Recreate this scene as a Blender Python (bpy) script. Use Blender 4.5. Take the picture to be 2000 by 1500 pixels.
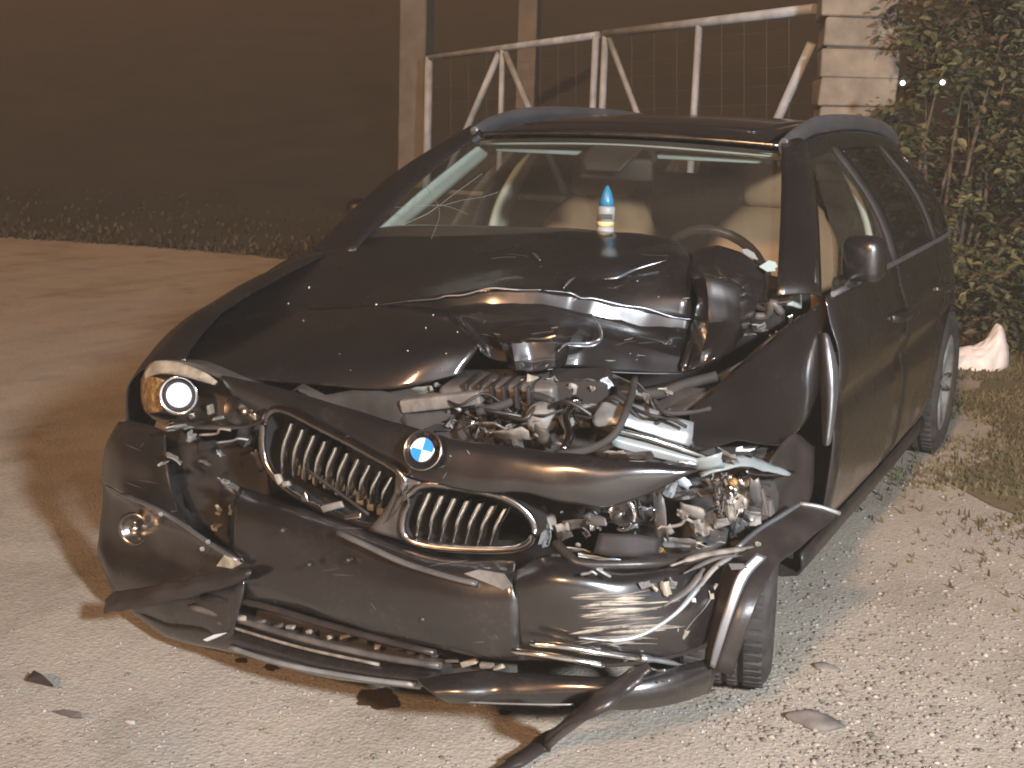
import bpy, bmesh, math, random
from mathutils import Vector, Matrix, noise, Euler
R = math.radians
random.seed(7)
S = bpy.context.scene
for o in list(bpy.data.objects): bpy.data.objects.remove(o)
COL = S.collection

# ------------------------------------------------------------------ camera
CP = Vector((3.1393, 1.6669, 1.4275)); YAW, PIT, ROLL, FPX = 3.6043, -0.2052, 0.0327, 2500.0
_d = Vector((math.cos(PIT)*math.cos(YAW), math.cos(PIT)*math.sin(YAW), math.sin(PIT)))
_r = _d.cross(Vector((0, 0, 1))).normalized(); _u = _r.cross(_d)
CR = math.cos(ROLL)*_r + math.sin(ROLL)*_u; CU = -math.sin(ROLL)*_r + math.cos(ROLL)*_u; CD = _d
cam = bpy.data.cameras.new('camera'); camo = bpy.data.objects.new('camera', cam); COL.objects.link(camo)
cam.sensor_width = 36; cam.lens = FPX/2000*36; cam.clip_end = 500; cam.clip_start = 0.05
camo.matrix_world = Matrix(((CR.x, CU.x, -CD.x, CP.x), (CR.y, CU.y, -CD.y, CP.y), (CR.z, CU.z, -CD.z, CP.z), (0, 0, 0, 1)))
S.camera = camo
# ------------------------------------------------------------------ world, night glow
W = bpy.data.worlds.new('World'); S.world = W; W.use_nodes = True
bg = W.node_tree.nodes['Background']; bg.inputs[0].default_value = (1.0, 0.52, 0.30, 1); bg.inputs[1].default_value = 0.024
# ------------------------------------------------------------------ sodium light (far, parallel) and the white lamp beside the photographer
sun = bpy.data.lights.new('sodium_light', 'SUN'); so = bpy.data.objects.new('sodium_light', sun); COL.objects.link(so)
sun.energy = 2.5; sun.angle = R(4); sun.color = (1.0, 0.56, 0.29)
so.rotation_euler = Vector((-1, -0.06, -0.55)).to_track_quat('-Z', 'Y').to_euler()
lamp = bpy.data.lights.new('white_lamp', 'POINT'); lo = bpy.data.objects.new('white_lamp', lamp); COL.objects.link(lo)
lamp.energy = 3150; lamp.color = (0.86, 0.93, 1.0); lamp.shadow_soft_size = 0.22
lo.location = (3.9, 4.6, 2.85)
# ------------------------------------------------------------------ view
vs = S.view_settings; vs.view_transform = 'Standard'; vs.look = 'None'; vs.gamma = 1; vs.use_curve_mapping = False; vs.exposure = 0.35
S.render.engine = 'CYCLES'; S.cycles.max_bounces = 5; S.cycles.diffuse_bounces = 2; S.cycles.glossy_bounces = 3; S.cycles.transmission_bounces = 4; S.cycles.volume_bounces = 0; S.cycles.transparent_max_bounces = 16; S.cycles.filter_width = 1.9

# ------------------------------------------------------------------ helpers
def A(u, v, x=None, y=None, z=None, d=None):
    """point of the place at photograph position u,v and a known x, y, z or depth"""
    r = CD + CR*((u-1000)/FPX) + CU*((750-v)/FPX)
    if x is not None: t = (x-CP.x)/r.x
    elif y is not None: t = (y-CP.y)/r.y
    elif z is not None: t = (z-CP.z)/r.z
    else: t = d
    return CP + r*t
def AX(rows): return [[A(u, v, x=x) for u, v, x in r] for r in rows]

MATS = {}
def mat(name, col, rough=0.6, metal=0.0, var=0.0, vscale=8.0, bump=0.0, bscale=40.0, coat=0.0, coatr=0.1, trans=0.0, emit=None, spec=0.5, alpha=1.0, col2=None, ior=1.45):
    m = bpy.data.materials.new(name); m.use_nodes = True; nt = m.node_tree; N = nt.nodes; L = nt.links
    b = N['Principled BSDF']
    b.inputs['Base Color'].default_value = (*col, 1); b.inputs['Roughness'].default_value = rough; b.inputs['Metallic'].default_value = metal
    b.inputs['Coat Weight'].default_value = coat; b.inputs['Coat Roughness'].default_value = coatr
    b.inputs['Transmission Weight'].default_value = trans; b.inputs['Specular IOR Level'].default_value = spec; b.inputs['IOR'].default_value = ior
    b.inputs['Alpha'].default_value = alpha
    if emit: b.inputs['Emission Color'].default_value = (*emit[0], 1); b.inputs['Emission Strength'].default_value = emit[1]
    tc = N.new('ShaderNodeTexCoord')
    if var or col2:
        n = N.new('ShaderNodeTexNoise'); n.inputs['Scale'].default_value = vscale; n.inputs['Detail'].default_value = 6
        L.new(tc.outputs['Object'], n.inputs['Vector'])
        rp = N.new('ShaderNodeValToRGB'); rp.color_ramp.elements[0].position = 0.35; rp.color_ramp.elements[1].position = 0.68
        c2 = col2 if col2 else tuple(min(1, c*(1+var)) for c in col); c1 = col if col2 else tuple(c*(1-var) for c in col)
        rp.color_ramp.elements[0].color = (*c1, 1); rp.color_ramp.elements[1].color = (*c2, 1)
        L.new(n.outputs['Fac'], rp.inputs[0]); L.new(rp.outputs[0], b.inputs['Base Color'])
        if not trans:
            mr = N.new('ShaderNodeMapRange'); mr.inputs['To Min'].default_value = max(0.03, rough*0.8); mr.inputs['To Max'].default_value = min(1, rough*1.25)
            L.new(n.outputs['Fac'], mr.inputs['Value']); L.new(mr.outputs[0], b.inputs['Roughness'])
    if bump:
        n2 = N.new('ShaderNodeTexNoise'); n2.inputs['Scale'].default_value = bscale; n2.inputs['Detail'].default_value = 5
        L.new(tc.outputs['Object'], n2.inputs['Vector'])
        bp = N.new('ShaderNodeBump'); bp.inputs['Strength'].default_value = bump; bp.inputs['Distance'].default_value = 0.01
        L.new(n2.outputs['Fac'], bp.inputs['Height']); L.new(bp.outputs[0], b.inputs['Normal'])
    MATS[name] = m
    return m
M = MATS
mat('paint', (0.019, 0.0165, 0.0172), 0.42, 0.65, var=0.16, vscale=5, coat=1.0, coatr=0.21)
def dusty(m, amt):
    nt = M[m].node_tree; N = nt.nodes; L = nt.links; b = N['Principled BSDF']; src = b.inputs['Base Color'].links[0].from_socket
    tc = N.new('ShaderNodeTexCoord'); n1 = N.new('ShaderNodeTexNoise'); n1.inputs['Scale'].default_value = 70; n1.inputs['Detail'].default_value = 4; n2 = N.new('ShaderNodeTexNoise'); n2.inputs['Scale'].default_value = 4; n2.inputs['Detail'].default_value = 5
    for n in (n1, n2): L.new(tc.outputs['Object'], n.inputs['Vector'])
    r1 = N.new('ShaderNodeMapRange'); r1.inputs['From Min'].default_value = .52; r1.inputs['From Max'].default_value = .72; L.new(n1.outputs['Fac'], r1.inputs['Value'])
    r2 = N.new('ShaderNodeMapRange'); r2.inputs['From Min'].default_value = .42; r2.inputs['From Max'].default_value = .7; L.new(n2.outputs['Fac'], r2.inputs['Value'])
    mu = N.new('ShaderNodeMath'); mu.operation = 'MULTIPLY_ADD'; L.new(r1.outputs[0], mu.inputs[0]); L.new(r2.outputs[0], mu.inputs[1]); mu.inputs[2].default_value = .08
    mm = N.new('ShaderNodeMath'); mm.operation = 'MULTIPLY'; mm.inputs[1].default_value = amt; L.new(mu.outputs[0], mm.inputs[0])
    mx = N.new('ShaderNodeMix'); mx.data_type = 'RGBA'; L.new(mm.outputs[0], mx.inputs[0]); L.new(src, mx.inputs[6]); mx.inputs[7].default_value = (.20, .16, .12, 1); L.new(mx.outputs[2], b.inputs['Base Color'])
    cr_ = N.new('ShaderNodeMapRange'); cr_.inputs['To Min'].default_value = .12; cr_.inputs['To Max'].default_value = .34; L.new(r2.outputs[0], cr_.inputs['Value'])
    if b.inputs['Coat Weight'].default_value > 0: L.new(cr_.outputs[0], b.inputs['Coat Roughness'])
dusty('paint', .16); M['paint'].node_tree.nodes['Principled BSDF'].inputs['Coat IOR'].default_value = 1.75
mat('plastic', (0.024, 0.019, 0.0175), 0.36, 0, var=0.3, vscale=12, bump=0.05, bscale=80)
mat('rubber', (0.026, 0.022, 0.020), 0.8, 0, var=0.4, vscale=14, bump=0.1)
mat('tyre', (0.035, 0.029, 0.026), 0.75, 0, var=0.4, vscale=18, bump=0.15, bscale=60)
mat('chrome', (0.75, 0.73, 0.70), 0.16, 1.0, var=0.12, vscale=25)
mat('darkchrome', (0.30, 0.28, 0.27), 0.22, 1.0, var=0.2, vscale=25)
mat('lampglass', (0.55, 0.57, 0.58), 0.25, 0, trans=0.5)
mat('mirror', (0.92, 0.92, 0.92), 0.12, 1.0)
mat('satin', (0.34, 0.35, 0.38), 0.38, 0.9, var=0.1)
mat('silver', (0.27, 0.28, 0.285), 0.45, 0.55, var=0.25, vscale=10, bump=0.15, bscale=30)
mat('alloy', (0.19, 0.175, 0.16), 0.6, 0.3, var=0.35, vscale=12, bump=0.3, bscale=50)
mat('primer', (0.175, 0.15, 0.125), 0.6, 0, var=0.35, vscale=30, bump=0.2)
mat('cream', (0.25, 0.22, 0.175), 0.55, 0, var=0.35, vscale=30)
mat('greyplastic', (0.075, 0.067, 0.062), 0.42, 0, var=0.3, vscale=14)
mat('brownplastic', (0.048, 0.039, 0.032), 0.55, 0, var=0.4, vscale=14)
mat('black', (0.016, 0.013, 0.012), 0.7, 0, var=0.3)
mat('frosted', (0.34, 0.37, 0.37), 0.3, 0.0, trans=0.45, var=0.1)
mat('clear', (0.95, 0.96, 0.96), 0.05, 0, trans=1.0, ior=1.2)
mat('amber', (0.26, 0.15, 0.055), 0.25, 0.2, trans=0.2, var=0.5, vscale=60, bump=0.5, bscale=120)
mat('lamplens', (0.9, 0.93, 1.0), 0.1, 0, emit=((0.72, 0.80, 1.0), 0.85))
mat('bulb', (0.9, 0.93, 1.0), 0.3, 0, emit=((1.0, 0.93, 0.85), 14))
mat('badgeblue', (0.02, 0.19, 0.58), 0.25, coat=0.6); mat('badgewhite', (0.55, 0.58, 0.62), 0.25, coat=0.6); mat('badgeblack', (0.012, 0.011, 0.012), 0.2, coat=0.6)
mat('headliner', (0.33, 0.35, 0.32), 0.9, var=0.08)
mat('leather', (0.23, 0.135, 0.078), 0.55, var=0.15, vscale=6)
mat('dash', (0.035, 0.028, 0.024), 0.6)
mat('bluecap', (0.02, 0.13, 0.24), 0.35); mat('bottle', (0.42, 0.40, 0.48), 0.35); mat('label', (0.21, 0.225, 0.22), 0.5); mat('labelgold', (0.6, 0.45, 0.22), 0.5)
mat('paper', (0.30, 0.37, 0.355), 0.6)
mat('bag', (0.62, 0.59, 0.57), 0.4, var=0.08, vscale=9, bump=0.12, bscale=12)
mat('gatepaint', (0.29, 0.32, 0.355), 0.55, var=0.25, vscale=6, bump=0.1)
mat('wire', (0.13, 0.12, 0.11), 0.5, 0.5)
mat('block', (0.20, 0.178, 0.145), 0.9, var=0.22, vscale=7, bump=0.5, bscale=30)
mat('mortar', (0.16, 0.13, 0.10), 0.95, var=0.3, bump=0.5)
mat('concrete', (0.11, 0.10, 0.088), 0.9, var=0.2, vscale=5, bump=0.3)
mat('bark', (0.09, 0.07, 0.05), 0.9, var=0.3, bump=0.5)
mat('leafa', (0.060, 0.070, 0.027), 0.5, var=0.35, vscale=3); mat('leafb', (0.105, 0.105, 0.052), 0.5, var=0.3, vscale=3); mat('leafc', (0.085, 0.060, 0.034), 0.6, var=0.3, vscale=3)
mat('grass', (0.085, 0.070, 0.032), 0.8, var=0.4, vscale=2)
mat('drygrass', (0.046, 0.036, 0.020), 0.9, var=0.3, vscale=1.5)
mat('farveg', (0.021, 0.017, 0.009), 0.9, var=0.25, vscale=1)
mat('pebble', (0.22, 0.193, 0.158), 0.95, var=0.4, vscale=5); mat('pebbledark', (0.15, 0.13, 0.115), 0.75, var=0.5, vscale=9); mat('pebblelight', (0.30, 0.27, 0.23), 0.85, var=0.25, vscale=9)
mat('soil', (0.13, 0.092, 0.05), 0.9, col2=(0.105, 0.10, 0.045), vscale=3.5, bump=0.5, bscale=25)
mat('oil', (0.045, 0.032, 0.015), 0.18, var=0.3)

def glass_mat(name, tint, veil=0.0):
    m = bpy.data.materials.new(name); m.use_nodes = True; nt = m.node_tree; N = nt.nodes; L = nt.links
    N.remove(N['Principled BSDF']); out = N['Material Output']
    t = N.new('ShaderNodeBsdfTransparent'); t.inputs[0].default_value = (*tint, 1)
    g = N.new('ShaderNodeBsdfGlossy'); g.inputs['Roughness'].default_value = 0.03
    lw = N.new('ShaderNodeLayerWeight'); lw.inputs[0].default_value = 0.5; pw = N.new('ShaderNodeMath'); pw.operation = 'POWER'; pw.inputs[1].default_value = 4; L.new(lw.outputs['Facing'], pw.inputs[0]); f = N.new('ShaderNodeMath'); f.operation = 'MULTIPLY_ADD'; f.inputs[1].default_value = 0.6; f.inputs[2].default_value = 0.045; L.new(pw.outputs[0], f.inputs[0])
    mx = N.new('ShaderNodeMixShader'); L.new(f.outputs[0], mx.inputs[0]); L.new(t.outputs[0], mx.inputs[1]); L.new(g.outputs[0], mx.inputs[2]); df = N.new('ShaderNodeBsdfDiffuse'); df.inputs[0].default_value = (0.42, 0.36, 0.29, 1); m2 = N.new('ShaderNodeMixShader'); L.new(mx.outputs[0], m2.inputs[1]); L.new(df.outputs[0], m2.inputs[2])
    tc = N.new('ShaderNodeTexCoord'); nz = N.new('ShaderNodeTexNoise'); nz.inputs['Scale'].default_value = 3.5; nz.inputs['Detail'].default_value = 6; L.new(tc.outputs['Object'], nz.inputs['Vector'])
    ma = N.new('ShaderNodeMath'); ma.operation = 'MULTIPLY'; ma.inputs[1].default_value = veil*2; L.new(nz.outputs['Fac'], ma.inputs[0]); L.new(ma.outputs[0], m2.inputs[0]); L.new(m2.outputs[0], out.inputs[0])  # pale diffuse share puts a hazy veil into the glass colour
    M[name] = m
glass_mat('glass', (0.86, 0.895, 0.85), 0.038); glass_mat('privacy', (0.09, 0.095, 0.09), 0.02); glass_mat('lenscover', (0.93, 0.94, 0.94))

def ground_mat():
    m = bpy.data.materials.new('ground'); m.use_nodes = True; nt = m.node_tree; N = nt.nodes; L = nt.links; b = N['Principled BSDF']
    tc = N.new('ShaderNodeTexCoord')
    def noi(sc, det=6, rough=0.6):
        n = N.new('ShaderNodeTexNoise'); n.inputs['Scale'].default_value = sc; n.inputs['Detail'].default_value = det; n.inputs['Roughness'].default_value = rough
        L.new(tc.outputs['Object'], n.inputs['Vector']); return n
    def ramp(src, e):
        r = N.new('ShaderNodeValToRGB'); cr = r.color_ramp
        cr.elements[0].position, cr.elements[0].color = e[0][0], (*e[0][1], 1); cr.elements[1].position, cr.elements[1].color = e[-1][0], (*e[-1][1], 1)
        for p, c in e[1:-1]: k = cr.elements.new(p); k.color = (*c, 1)
        L.new(src, r.inputs[0]); return r
    def mix(a, bb, f, mode='MIX'):
        x = N.new('ShaderNodeMix'); x.data_type = 'RGBA'; x.blend_type = mode
        if hasattr(f, 'links') or not isinstance(f, (int, float)): L.new(f, x.inputs[0])
        else: x.inputs[0].default_value = f
        L.new(a, x.inputs[6]); L.new(bb, x.inputs[7]); return x.outputs[2]
    base = ramp(noi(1.3, 5).outputs['Fac'], [(0.3, (0.25, 0.215, 0.175)), (0.5, (0.335, 0.295, 0.245)), (0.72, (0.285, 0.265, 0.24))])
    fine = ramp(noi(55, 8, 0.7).outputs['Fac'], [(0.3, (0.62, 0.60, 0.58)), (0.5, (1, 1, 1)), (0.75, (1.22, 1.2, 1.16))])
    c = mix(base.outputs[0], fine.outputs[0], 0.5, 'MULTIPLY')
    vo = N.new('ShaderNodeTexVoronoi'); vo.inputs['Scale'].default_value = 95; L.new(tc.outputs['Object'], vo.inputs['Vector'])
    gr = ramp(vo.outputs['Color'], [(0.0, (0.55, 0.5, 0.46)), (0.5, (1, 0.98, 0.95)), (0.93, (1.12, 1.09, 1.05)), (1.0, (1.6, 1.55, 1.5))])
    c = mix(c, gr.outputs[0], 0.28, 'MULTIPLY')
    # dark damp / dirty blots
    bl = ramp(noi(3.2, 7, 0.65).outputs['Fac'], [(0.0, (0.72, 0.68, 0.62)), (0.36, (0.8, 0.77, 0.72)), (0.46, (1, 1, 1)), (1.0, (1, 1, 1))])
    c = mix(c, bl.outputs[0], 0.75, 'MULTIPLY')
    mp_ = N.new('ShaderNodeMapping'); mp_.inputs['Rotation'].default_value = (0, 0, R(-38)); mp_.inputs['Scale'].default_value = (0.25, 2.6, 1); L.new(tc.outputs['Object'], mp_.inputs['Vector'])
    ns_ = N.new('ShaderNodeTexNoise'); ns_.inputs['Scale'].default_value = 1.0; ns_.inputs['Detail'].default_value = 7; ns_.inputs['Roughness'].default_value = 0.62; L.new(mp_.outputs[0], ns_.inputs['Vector'])
    st_ = ramp(ns_.outputs['Fac'], [(0.3, (0.74, 0.73, 0.71)), (0.5, (1, 1, 1)), (0.72, (1.1, 1.09, 1.07))])
    c = mix(c, st_.outputs[0], 0.8, 'MULTIPLY')
    L.new(c, b.inputs['Base Color']); b.inputs['Roughness'].default_value = 0.82; b.inputs['Specular IOR Level'].default_value = 0.3
    bp = N.new('ShaderNodeBump'); bp.inputs['Strength'].default_value = 0.28; bp.inputs['Distance'].default_value = 0.010
    ad = N.new('ShaderNodeMath'); ad.operation = 'ADD'; L.new(noi(38, 8, 0.75).outputs['Fac'], ad.inputs[0]); L.new(vo.outputs['Distance'], ad.inputs[1]); L.new(ad.outputs[0], bp.inputs['Height'])
    L.new(bp.outputs[0], b.inputs['Normal']); M['ground'] = m
ground_mat()

OFF = {}
def empty(name, loc=(0, 0, 0)):
    o = bpy.data.objects.new(name, None); o.empty_display_size = 0.2; o.location = loc; COL.objects.link(o); OFF[o.name] = Vector(loc); return o
def tag(o, label=None, cat=None, group=None, kind=None):
    if label: o['label'] = label
    if cat: o['category'] = cat
    if group: o['group'] = group
    if kind: o['kind'] = kind
    return o

def cr1(p0, p1, p2, p3, t):
    return 0.5*((2*p1) + (p2-p0)*t + (2*p0-5*p1+4*p2-p3)*t*t + (3*p1-p0-3*p2+p3)*t*t*t)
def crt(b, c, a, d, t, k):
    m1 = (c-a)*0.5*k; m2 = (d-b)*0.5*k; t2 = t*t; t3 = t2*t
    return b*(2*t3-3*t2+1)+m1*(t3-2*t2+t)+c*(-2*t3+3*t2)+m2*(t3-t2)
def crline(pts, n, closed=False, k_=1.0):
    pts = [Vector(p) for p in pts]; k = len(pts); out = []
    segs = k if closed else k-1
    for i in range(segs):
        if closed: a, b, c, d = pts[(i-1) % k], pts[i], pts[(i+1) % k], pts[(i+2) % k]
        else:
            b, c = pts[i], pts[i+1]; a = pts[i-1] if i > 0 else 2*b-c; d = pts[i+2] if i+2 < k else 2*c-b
        for j in range(n): out.append(cr1(a, b, c, d, j/n) if k_ == 1.0 else (crt(b, c, a, d, j/n, k_)*(1-.5)+b.lerp(c, j/n)*.5))
    if not closed: out.append(pts[-1].copy())
    return out

class MB:
    def __init__(s): s.v = []; s.f = []; s.sm = []
    def add(s, vs, fs, smooth=True):
        o = len(s.v); s.v += [tuple(p) for p in vs]; s.f += [tuple(i+o for i in f) for f in fs]; s.sm += [smooth]*len(fs); return s
    def grid(s, g, closed_u=False, smooth=True):
        n = len(g); k = len(g[0]); vs = [p for r in g for p in r]; fs = []
        for i in range(n-1):
            for j in range(k if closed_u else k-1):
                fs.append((i*k+j, i*k+(j+1) % k, (i+1)*k+(j+1) % k, (i+1)*k+j))
        return s.add(vs, fs, smooth)
    def patch(s, rows, nu=6, nv=6, wr=0.0, wf=9.0, seed=0, nv_fn=None, k=1.0):
        R1 = [crline(r, nu, k_=k) for r in rows]; cols = list(zip(*R1)); C = [crline(c, nv, k_=k) for c in cols]
        g = [[C[j][i] for j in range(len(C))] for i in range(len(C[0]))]
        if wr:
            for r in g:
                for p in r:
                    q = p*wf + Vector((seed*3.1, seed*1.7, 0)); w = wr if nv_fn is None else wr*nv_fn(p)
                    a = 1-abs(noise.noise(q))*2; p.z += w*(a-0.5); p.x += w*0.6*noise.noise(q*1.3+Vector((5, 5, 5)))
        return s.grid(g)
    def tube(s, pts, r, sides=8, n=4, closed=False, cap=True, flat=1.0, up=None):
        P = crline(pts, n, closed) if n > 1 else [Vector(p) for p in pts]; k = len(P); g = []
        for i, p in enumerate(P):
            t = (P[(i+1) % k]-P[i-1]) if closed else (P[min(i+1, k-1)]-P[max(i-1, 0)])
            t = t.normalized() if t.length > 1e-9 else Vector((0, 0, 1))
            upv = Vector(up) if up else Vector((0, 0, 1))
            if abs(t.dot(upv)) > 0.95: upv = Vector((0, 1, 0)) if abs(t.y) < .9 else Vector((1, 0, 0))
            a = t.cross(upv).normalized(); b = a.cross(t).normalized()
            rr = r[min(int(i/max(1, k-1)*(len(r)-1)+0.5), len(r)-1)] if isinstance(r, (list, tuple)) else r
            g.append([p + a*(rr*math.cos(2*math.pi*j/sides)) + b*(rr*flat*math.sin(2*math.pi*j/sides)) for j in range(sides)])
        if closed: g.append(g[0])
        s.grid(g, closed_u=True)
        if cap and not closed:
            s.add(g[0], [tuple(range(sides))[::-1]], False); s.add(g[-1], [tuple(range(sides))], False)
        return s
    def box(s, c, size, rot=(0, 0, 0), bev=0.12, jit=0.0):
        """box with chamfered edges"""
        bm = bmesh.new(); bmesh.ops.create_cube(bm, size=1.0)
        sx, sy, sz = size
        for v in bm.verts:
            v.co = Vector((v.co.x*sx, v.co.y*sy, v.co.z*sz))
            if jit: v.co += Vector((random.uniform(-1, 1), random.uniform(-1, 1), random.uniform(-1, 1)))*jit
        if bev: bmesh.ops.bevel(bm, geom=bm.edges[:], offset=min(size)*bev, segments=1 if bev < 0.2 else 3, affect='EDGES', profile=0.5)
        m = Matrix.Translation(Vector(c)) @ Euler(rot).to_matrix().to_4x4()
        bm.verts.ensure_lookup_table(); bm.verts.index_update()
        s.add([m @ v.co for v in bm.verts], [tuple(v.index for v in f.verts) for f in bm.faces], bev >= 0.2); bm.free(); return s
    def lathe(s, prof, c, axis, sides=24, cap=True, ell=1.0):
        """prof: (radius, height) pairs round an axis"""
        ax = Vector(axis).normalized(); a = ax.orthogonal().normalized()
        if abs(ax.z) < .95: a = ax.cross(Vector((0, 0, 1))).normalized()
        b = ax.cross(a); c = Vector(c)
        g = [[c + ax*h + a*(r*ell*math.cos(2*math.pi*j/sides)) + b*(r*math.sin(2*math.pi*j/sides)) for j in range(sides)] for r, h in prof]
        s.grid(g, closed_u=True)
        if cap: s.add(g[-1], [tuple(range(sides))], True); s.add(g[0], [tuple(range(sides))[::-1]], True)
        return s
    def poly(s, pts, thick=0.004, nrm=None):
        pts = [Vector(p) for p in pts]; n = nrm or (pts[1]-pts[0]).cross(pts[2]-pts[0]).normalized(); n = Vector(n); k = len(pts)
        vs = pts+[p-n*thick for p in pts]; fs = [tuple(range(k)), tuple(range(2*k-1, k-1, -1))]+[(i, i+k, (i+1) % k+k, (i+1) % k) for i in range(k)]
        return s.add(vs, fs, False)
    def build(s, name, m, parent=None, solid=0.0, sub=0, kind=None, label=None, sharp=None):
        me = bpy.data.meshes.new(name); me.from_pydata(s.v, [], s.f); me.polygons.foreach_set('use_smooth', s.sm)
        bm = bmesh.new(); bm.from_mesh(me); bmesh.ops.remove_doubles(bm, verts=bm.verts[:], dist=1e-5)
        bmesh.ops.recalc_face_normals(bm, faces=bm.faces[:]); bm.to_mesh(me); bm.free()
        if sharp: me.set_sharp_from_angle(angle=R(sharp))
        for mm in (m if isinstance(m, (list, tuple)) else [m]): me.materials.append(M[mm])
        o = bpy.data.objects.new(name, me); COL.objects.link(o)
        if parent: o.parent = parent; o.matrix_parent_inverse = Matrix.Translation(-OFF.get(parent.name, Vector()))
        if solid:
            md = o.modifiers.new('thickness', 'SOLIDIFY'); md.thickness = solid; md.offset = 0
        if kind: o['kind'] = kind
        if label: o['label'] = label
        return o

# ================================================================== SETTING
b = MB(); b.add([(-60, -60, 0), (60, -60, 0), (60, 60, 0), (-60, 60, 0)], [(0, 1, 2, 3)])
tag(b.build('ground', 'ground'), kind='structure')
# warm haze volume added to lift the blacks, in place of lens glare
hm = bpy.data.materials.new('glare_haze'); hm.use_nodes = True; hn = hm.node_tree; hn.nodes.remove(hn.nodes['Principled BSDF']); pv = hn.nodes.new('ShaderNodeVolumePrincipled')
pv.inputs['Color'].default_value = (0.96, 0.84, 0.70, 1); pv.inputs['Density'].default_value = 0.0042; pv.inputs['Anisotropy'].default_value = 0.0
hn.links.new(pv.outputs[0], hn.nodes['Material Output'].inputs['Volume']); M['glare_haze'] = hm
b = MB(); b.box((0, 0, 2.75), (124, 124, 7.5), bev=0); tag(b.build('glare_haze', 'glare_haze'), kind='stuff')

def gd(u, v, d): return A(u, v, d=d)
# grassy bank far left behind the road
b = MB(); g = []
for i in range(26):
    row = []
    for j in range(44):
        s_ = i/25; y = -36 + 54*j/43; edge = -6.6 + 0.30*(y+8)*-0.12 - 0.25*math.sin(y*0.7)
        x = edge - 0.2 - 22*s_**1.4; z = 0.004 + 1.5*s_**0.8 + 4.6*max(0, s_-.2)**1.5 + (0.07*noise.noise(Vector((x*0.5, y*0.5, 0))) + 0.03*noise.noise(Vector((x*2, y*2, 3))))*min(1, s_*6)*max(0, 1-s_*5)
        row.append(Vector((x, y, max(z, 0.004))))
    g.append(row)
b.grid(g); tag(b.build('grass_bank', 'farveg'), kind='structure')

# blades on the bank and at the right verge
def blades(name, mname, pts, h, label, w=0.012):
    b = MB()
    for p in pts:
        a = random.uniform(0, 6.28); hh = h*random.uniform(.5, 1.3); lx, ly = random.gauss(0, hh*.35), random.gauss(0, hh*.35)
        dx, dy = math.cos(a)*w, math.sin(a)*w
        b.add([(p[0]-dx, p[1]-dy, p[2]-.005), (p[0]+dx, p[1]+dy, p[2]-.005), (p[0]+lx*.4+dx*.7, p[1]+ly*.4+dy*.7, p[2]+hh*.6), (p[0]+lx*.4-dx*.7, p[1]+ly*.4-dy*.7, p[2]+hh*.6), (p[0]+lx, p[1]+ly, p[2]+hh)],
              [(0, 1, 2, 3), (3, 2, 4)])
    o = b.build(name, mname); tag(o, label, 'grass', kind='stuff'); return o
pts = []
while len(pts) < 2600:
    y = random.uniform(-13, -1.0); s_ = random.random()**2*0.35; edge = -6.6 - 0.036*(y+8) - 0.25*math.sin(y*0.7)
    pts.append((edge-0.1-22*s_**1.4, y, 1.5*s_**0.8*0.9))
blades('verge_grass', 'drygrass', pts, 0.05, 'dim dry grass on the bank beyond the road at left', 0.02)
pts = []
while len(pts) < 9000:
    x = random.uniform(-6.4, -0.8); e = 1.05 + 0.13*(x+3) + .35*max(0, x+2.6)**2 + 0.28*noise.noise(Vector((x*1.1, 3, 0))); y = e + random.gauss(.28, .42)
    if noise.noise(Vector((x*1.8, y*1.8, 4))) > -0.12 + random.gauss(0, .15): pts.append((x, y, 0))
blades('side_grass', 'grass', pts, 0.028, 'sparse low grass in the gravel beside the hedge at right', 0.007)

b = MB(); ring = []
for k in range(60):
    x = -9+8.6*k/59; e = 1.05+.13*(x+3)+.35*max(0, x+2.6)**2+.28*noise.noise(Vector((x*1.1, 3, 0)))+.10*noise.noise(Vector((x*5, 3, 0))); ring.append((x, e))
b.add([(x, e, .004) for x, e in ring]+[(x, 9, .03) for x, e in ring], [(i, i+1, i+61, i+60) for i in range(59)]); tag(b.build('verge', 'soil'), kind='structure')
# ------------------------------------------------------------------ stone pillar with its blocks
PC = A(1664, 200, d=9.0); px, py = PC.x, PC.y
yaw = math.atan2(CP.y-py, CP.x-px)
pil = empty('gate_pillar', (px, py, 0)); tag(pil, 'weathered block pillar with a dark hole, at the right end of the gate', 'pillar')
ca, sa = math.cos(yaw+0.10), math.sin(yaw+0.10)
def pl(lx, ly, z): return Vector((px + lx*ca - ly*sa, py + lx*sa + ly*ca, z))
b = MB(); b.box((px, py, 1.45), (0.44, 0.44, 2.9), (0, 0, yaw+0.10), bev=0.01); b.build('mortar_core', 'mortar', pil)
z = 0.0; rr = random.Random(3); i = 0
while z < 2.75:
    h = rr.choice([0.17, 0.20, 0.24, 0.19]); off = rr.uniform(-.03, .03)
    split = None
    spans = [(-.255, .255)] if split is None else [(-.255, split-.004), (split+.004, .255)]
    for s0, s1 in spans:
        b = MB(); b.box((0, 0, 0), (0.50+rr.uniform(-.02, .02), s1-s0+rr.uniform(-.012, .012), h-0.006), (0, 0, 0), bev=0.05, jit=0.011)
        mm = Matrix.Translation(pl(0, (s0+s1)/2+off, z+h/2)) @ Euler((rr.uniform(-.012, .012), 0, yaw+0.10+rr.uniform(-.02, .02))).to_matrix().to_4x4()
        b.v = [tuple(mm @ Vector(v)) for v in b.v]; b.build('block', 'block', pil)
    z += h; i += 1
b = MB(); hp = A(1666, 58, d=8.70); b.lathe([(0.026, -.03), (0.03, 0.0), (0.022, 0.012)], hp, CP-hp, 12, ell=.7); b.build('hole', 'black', pil)

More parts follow.
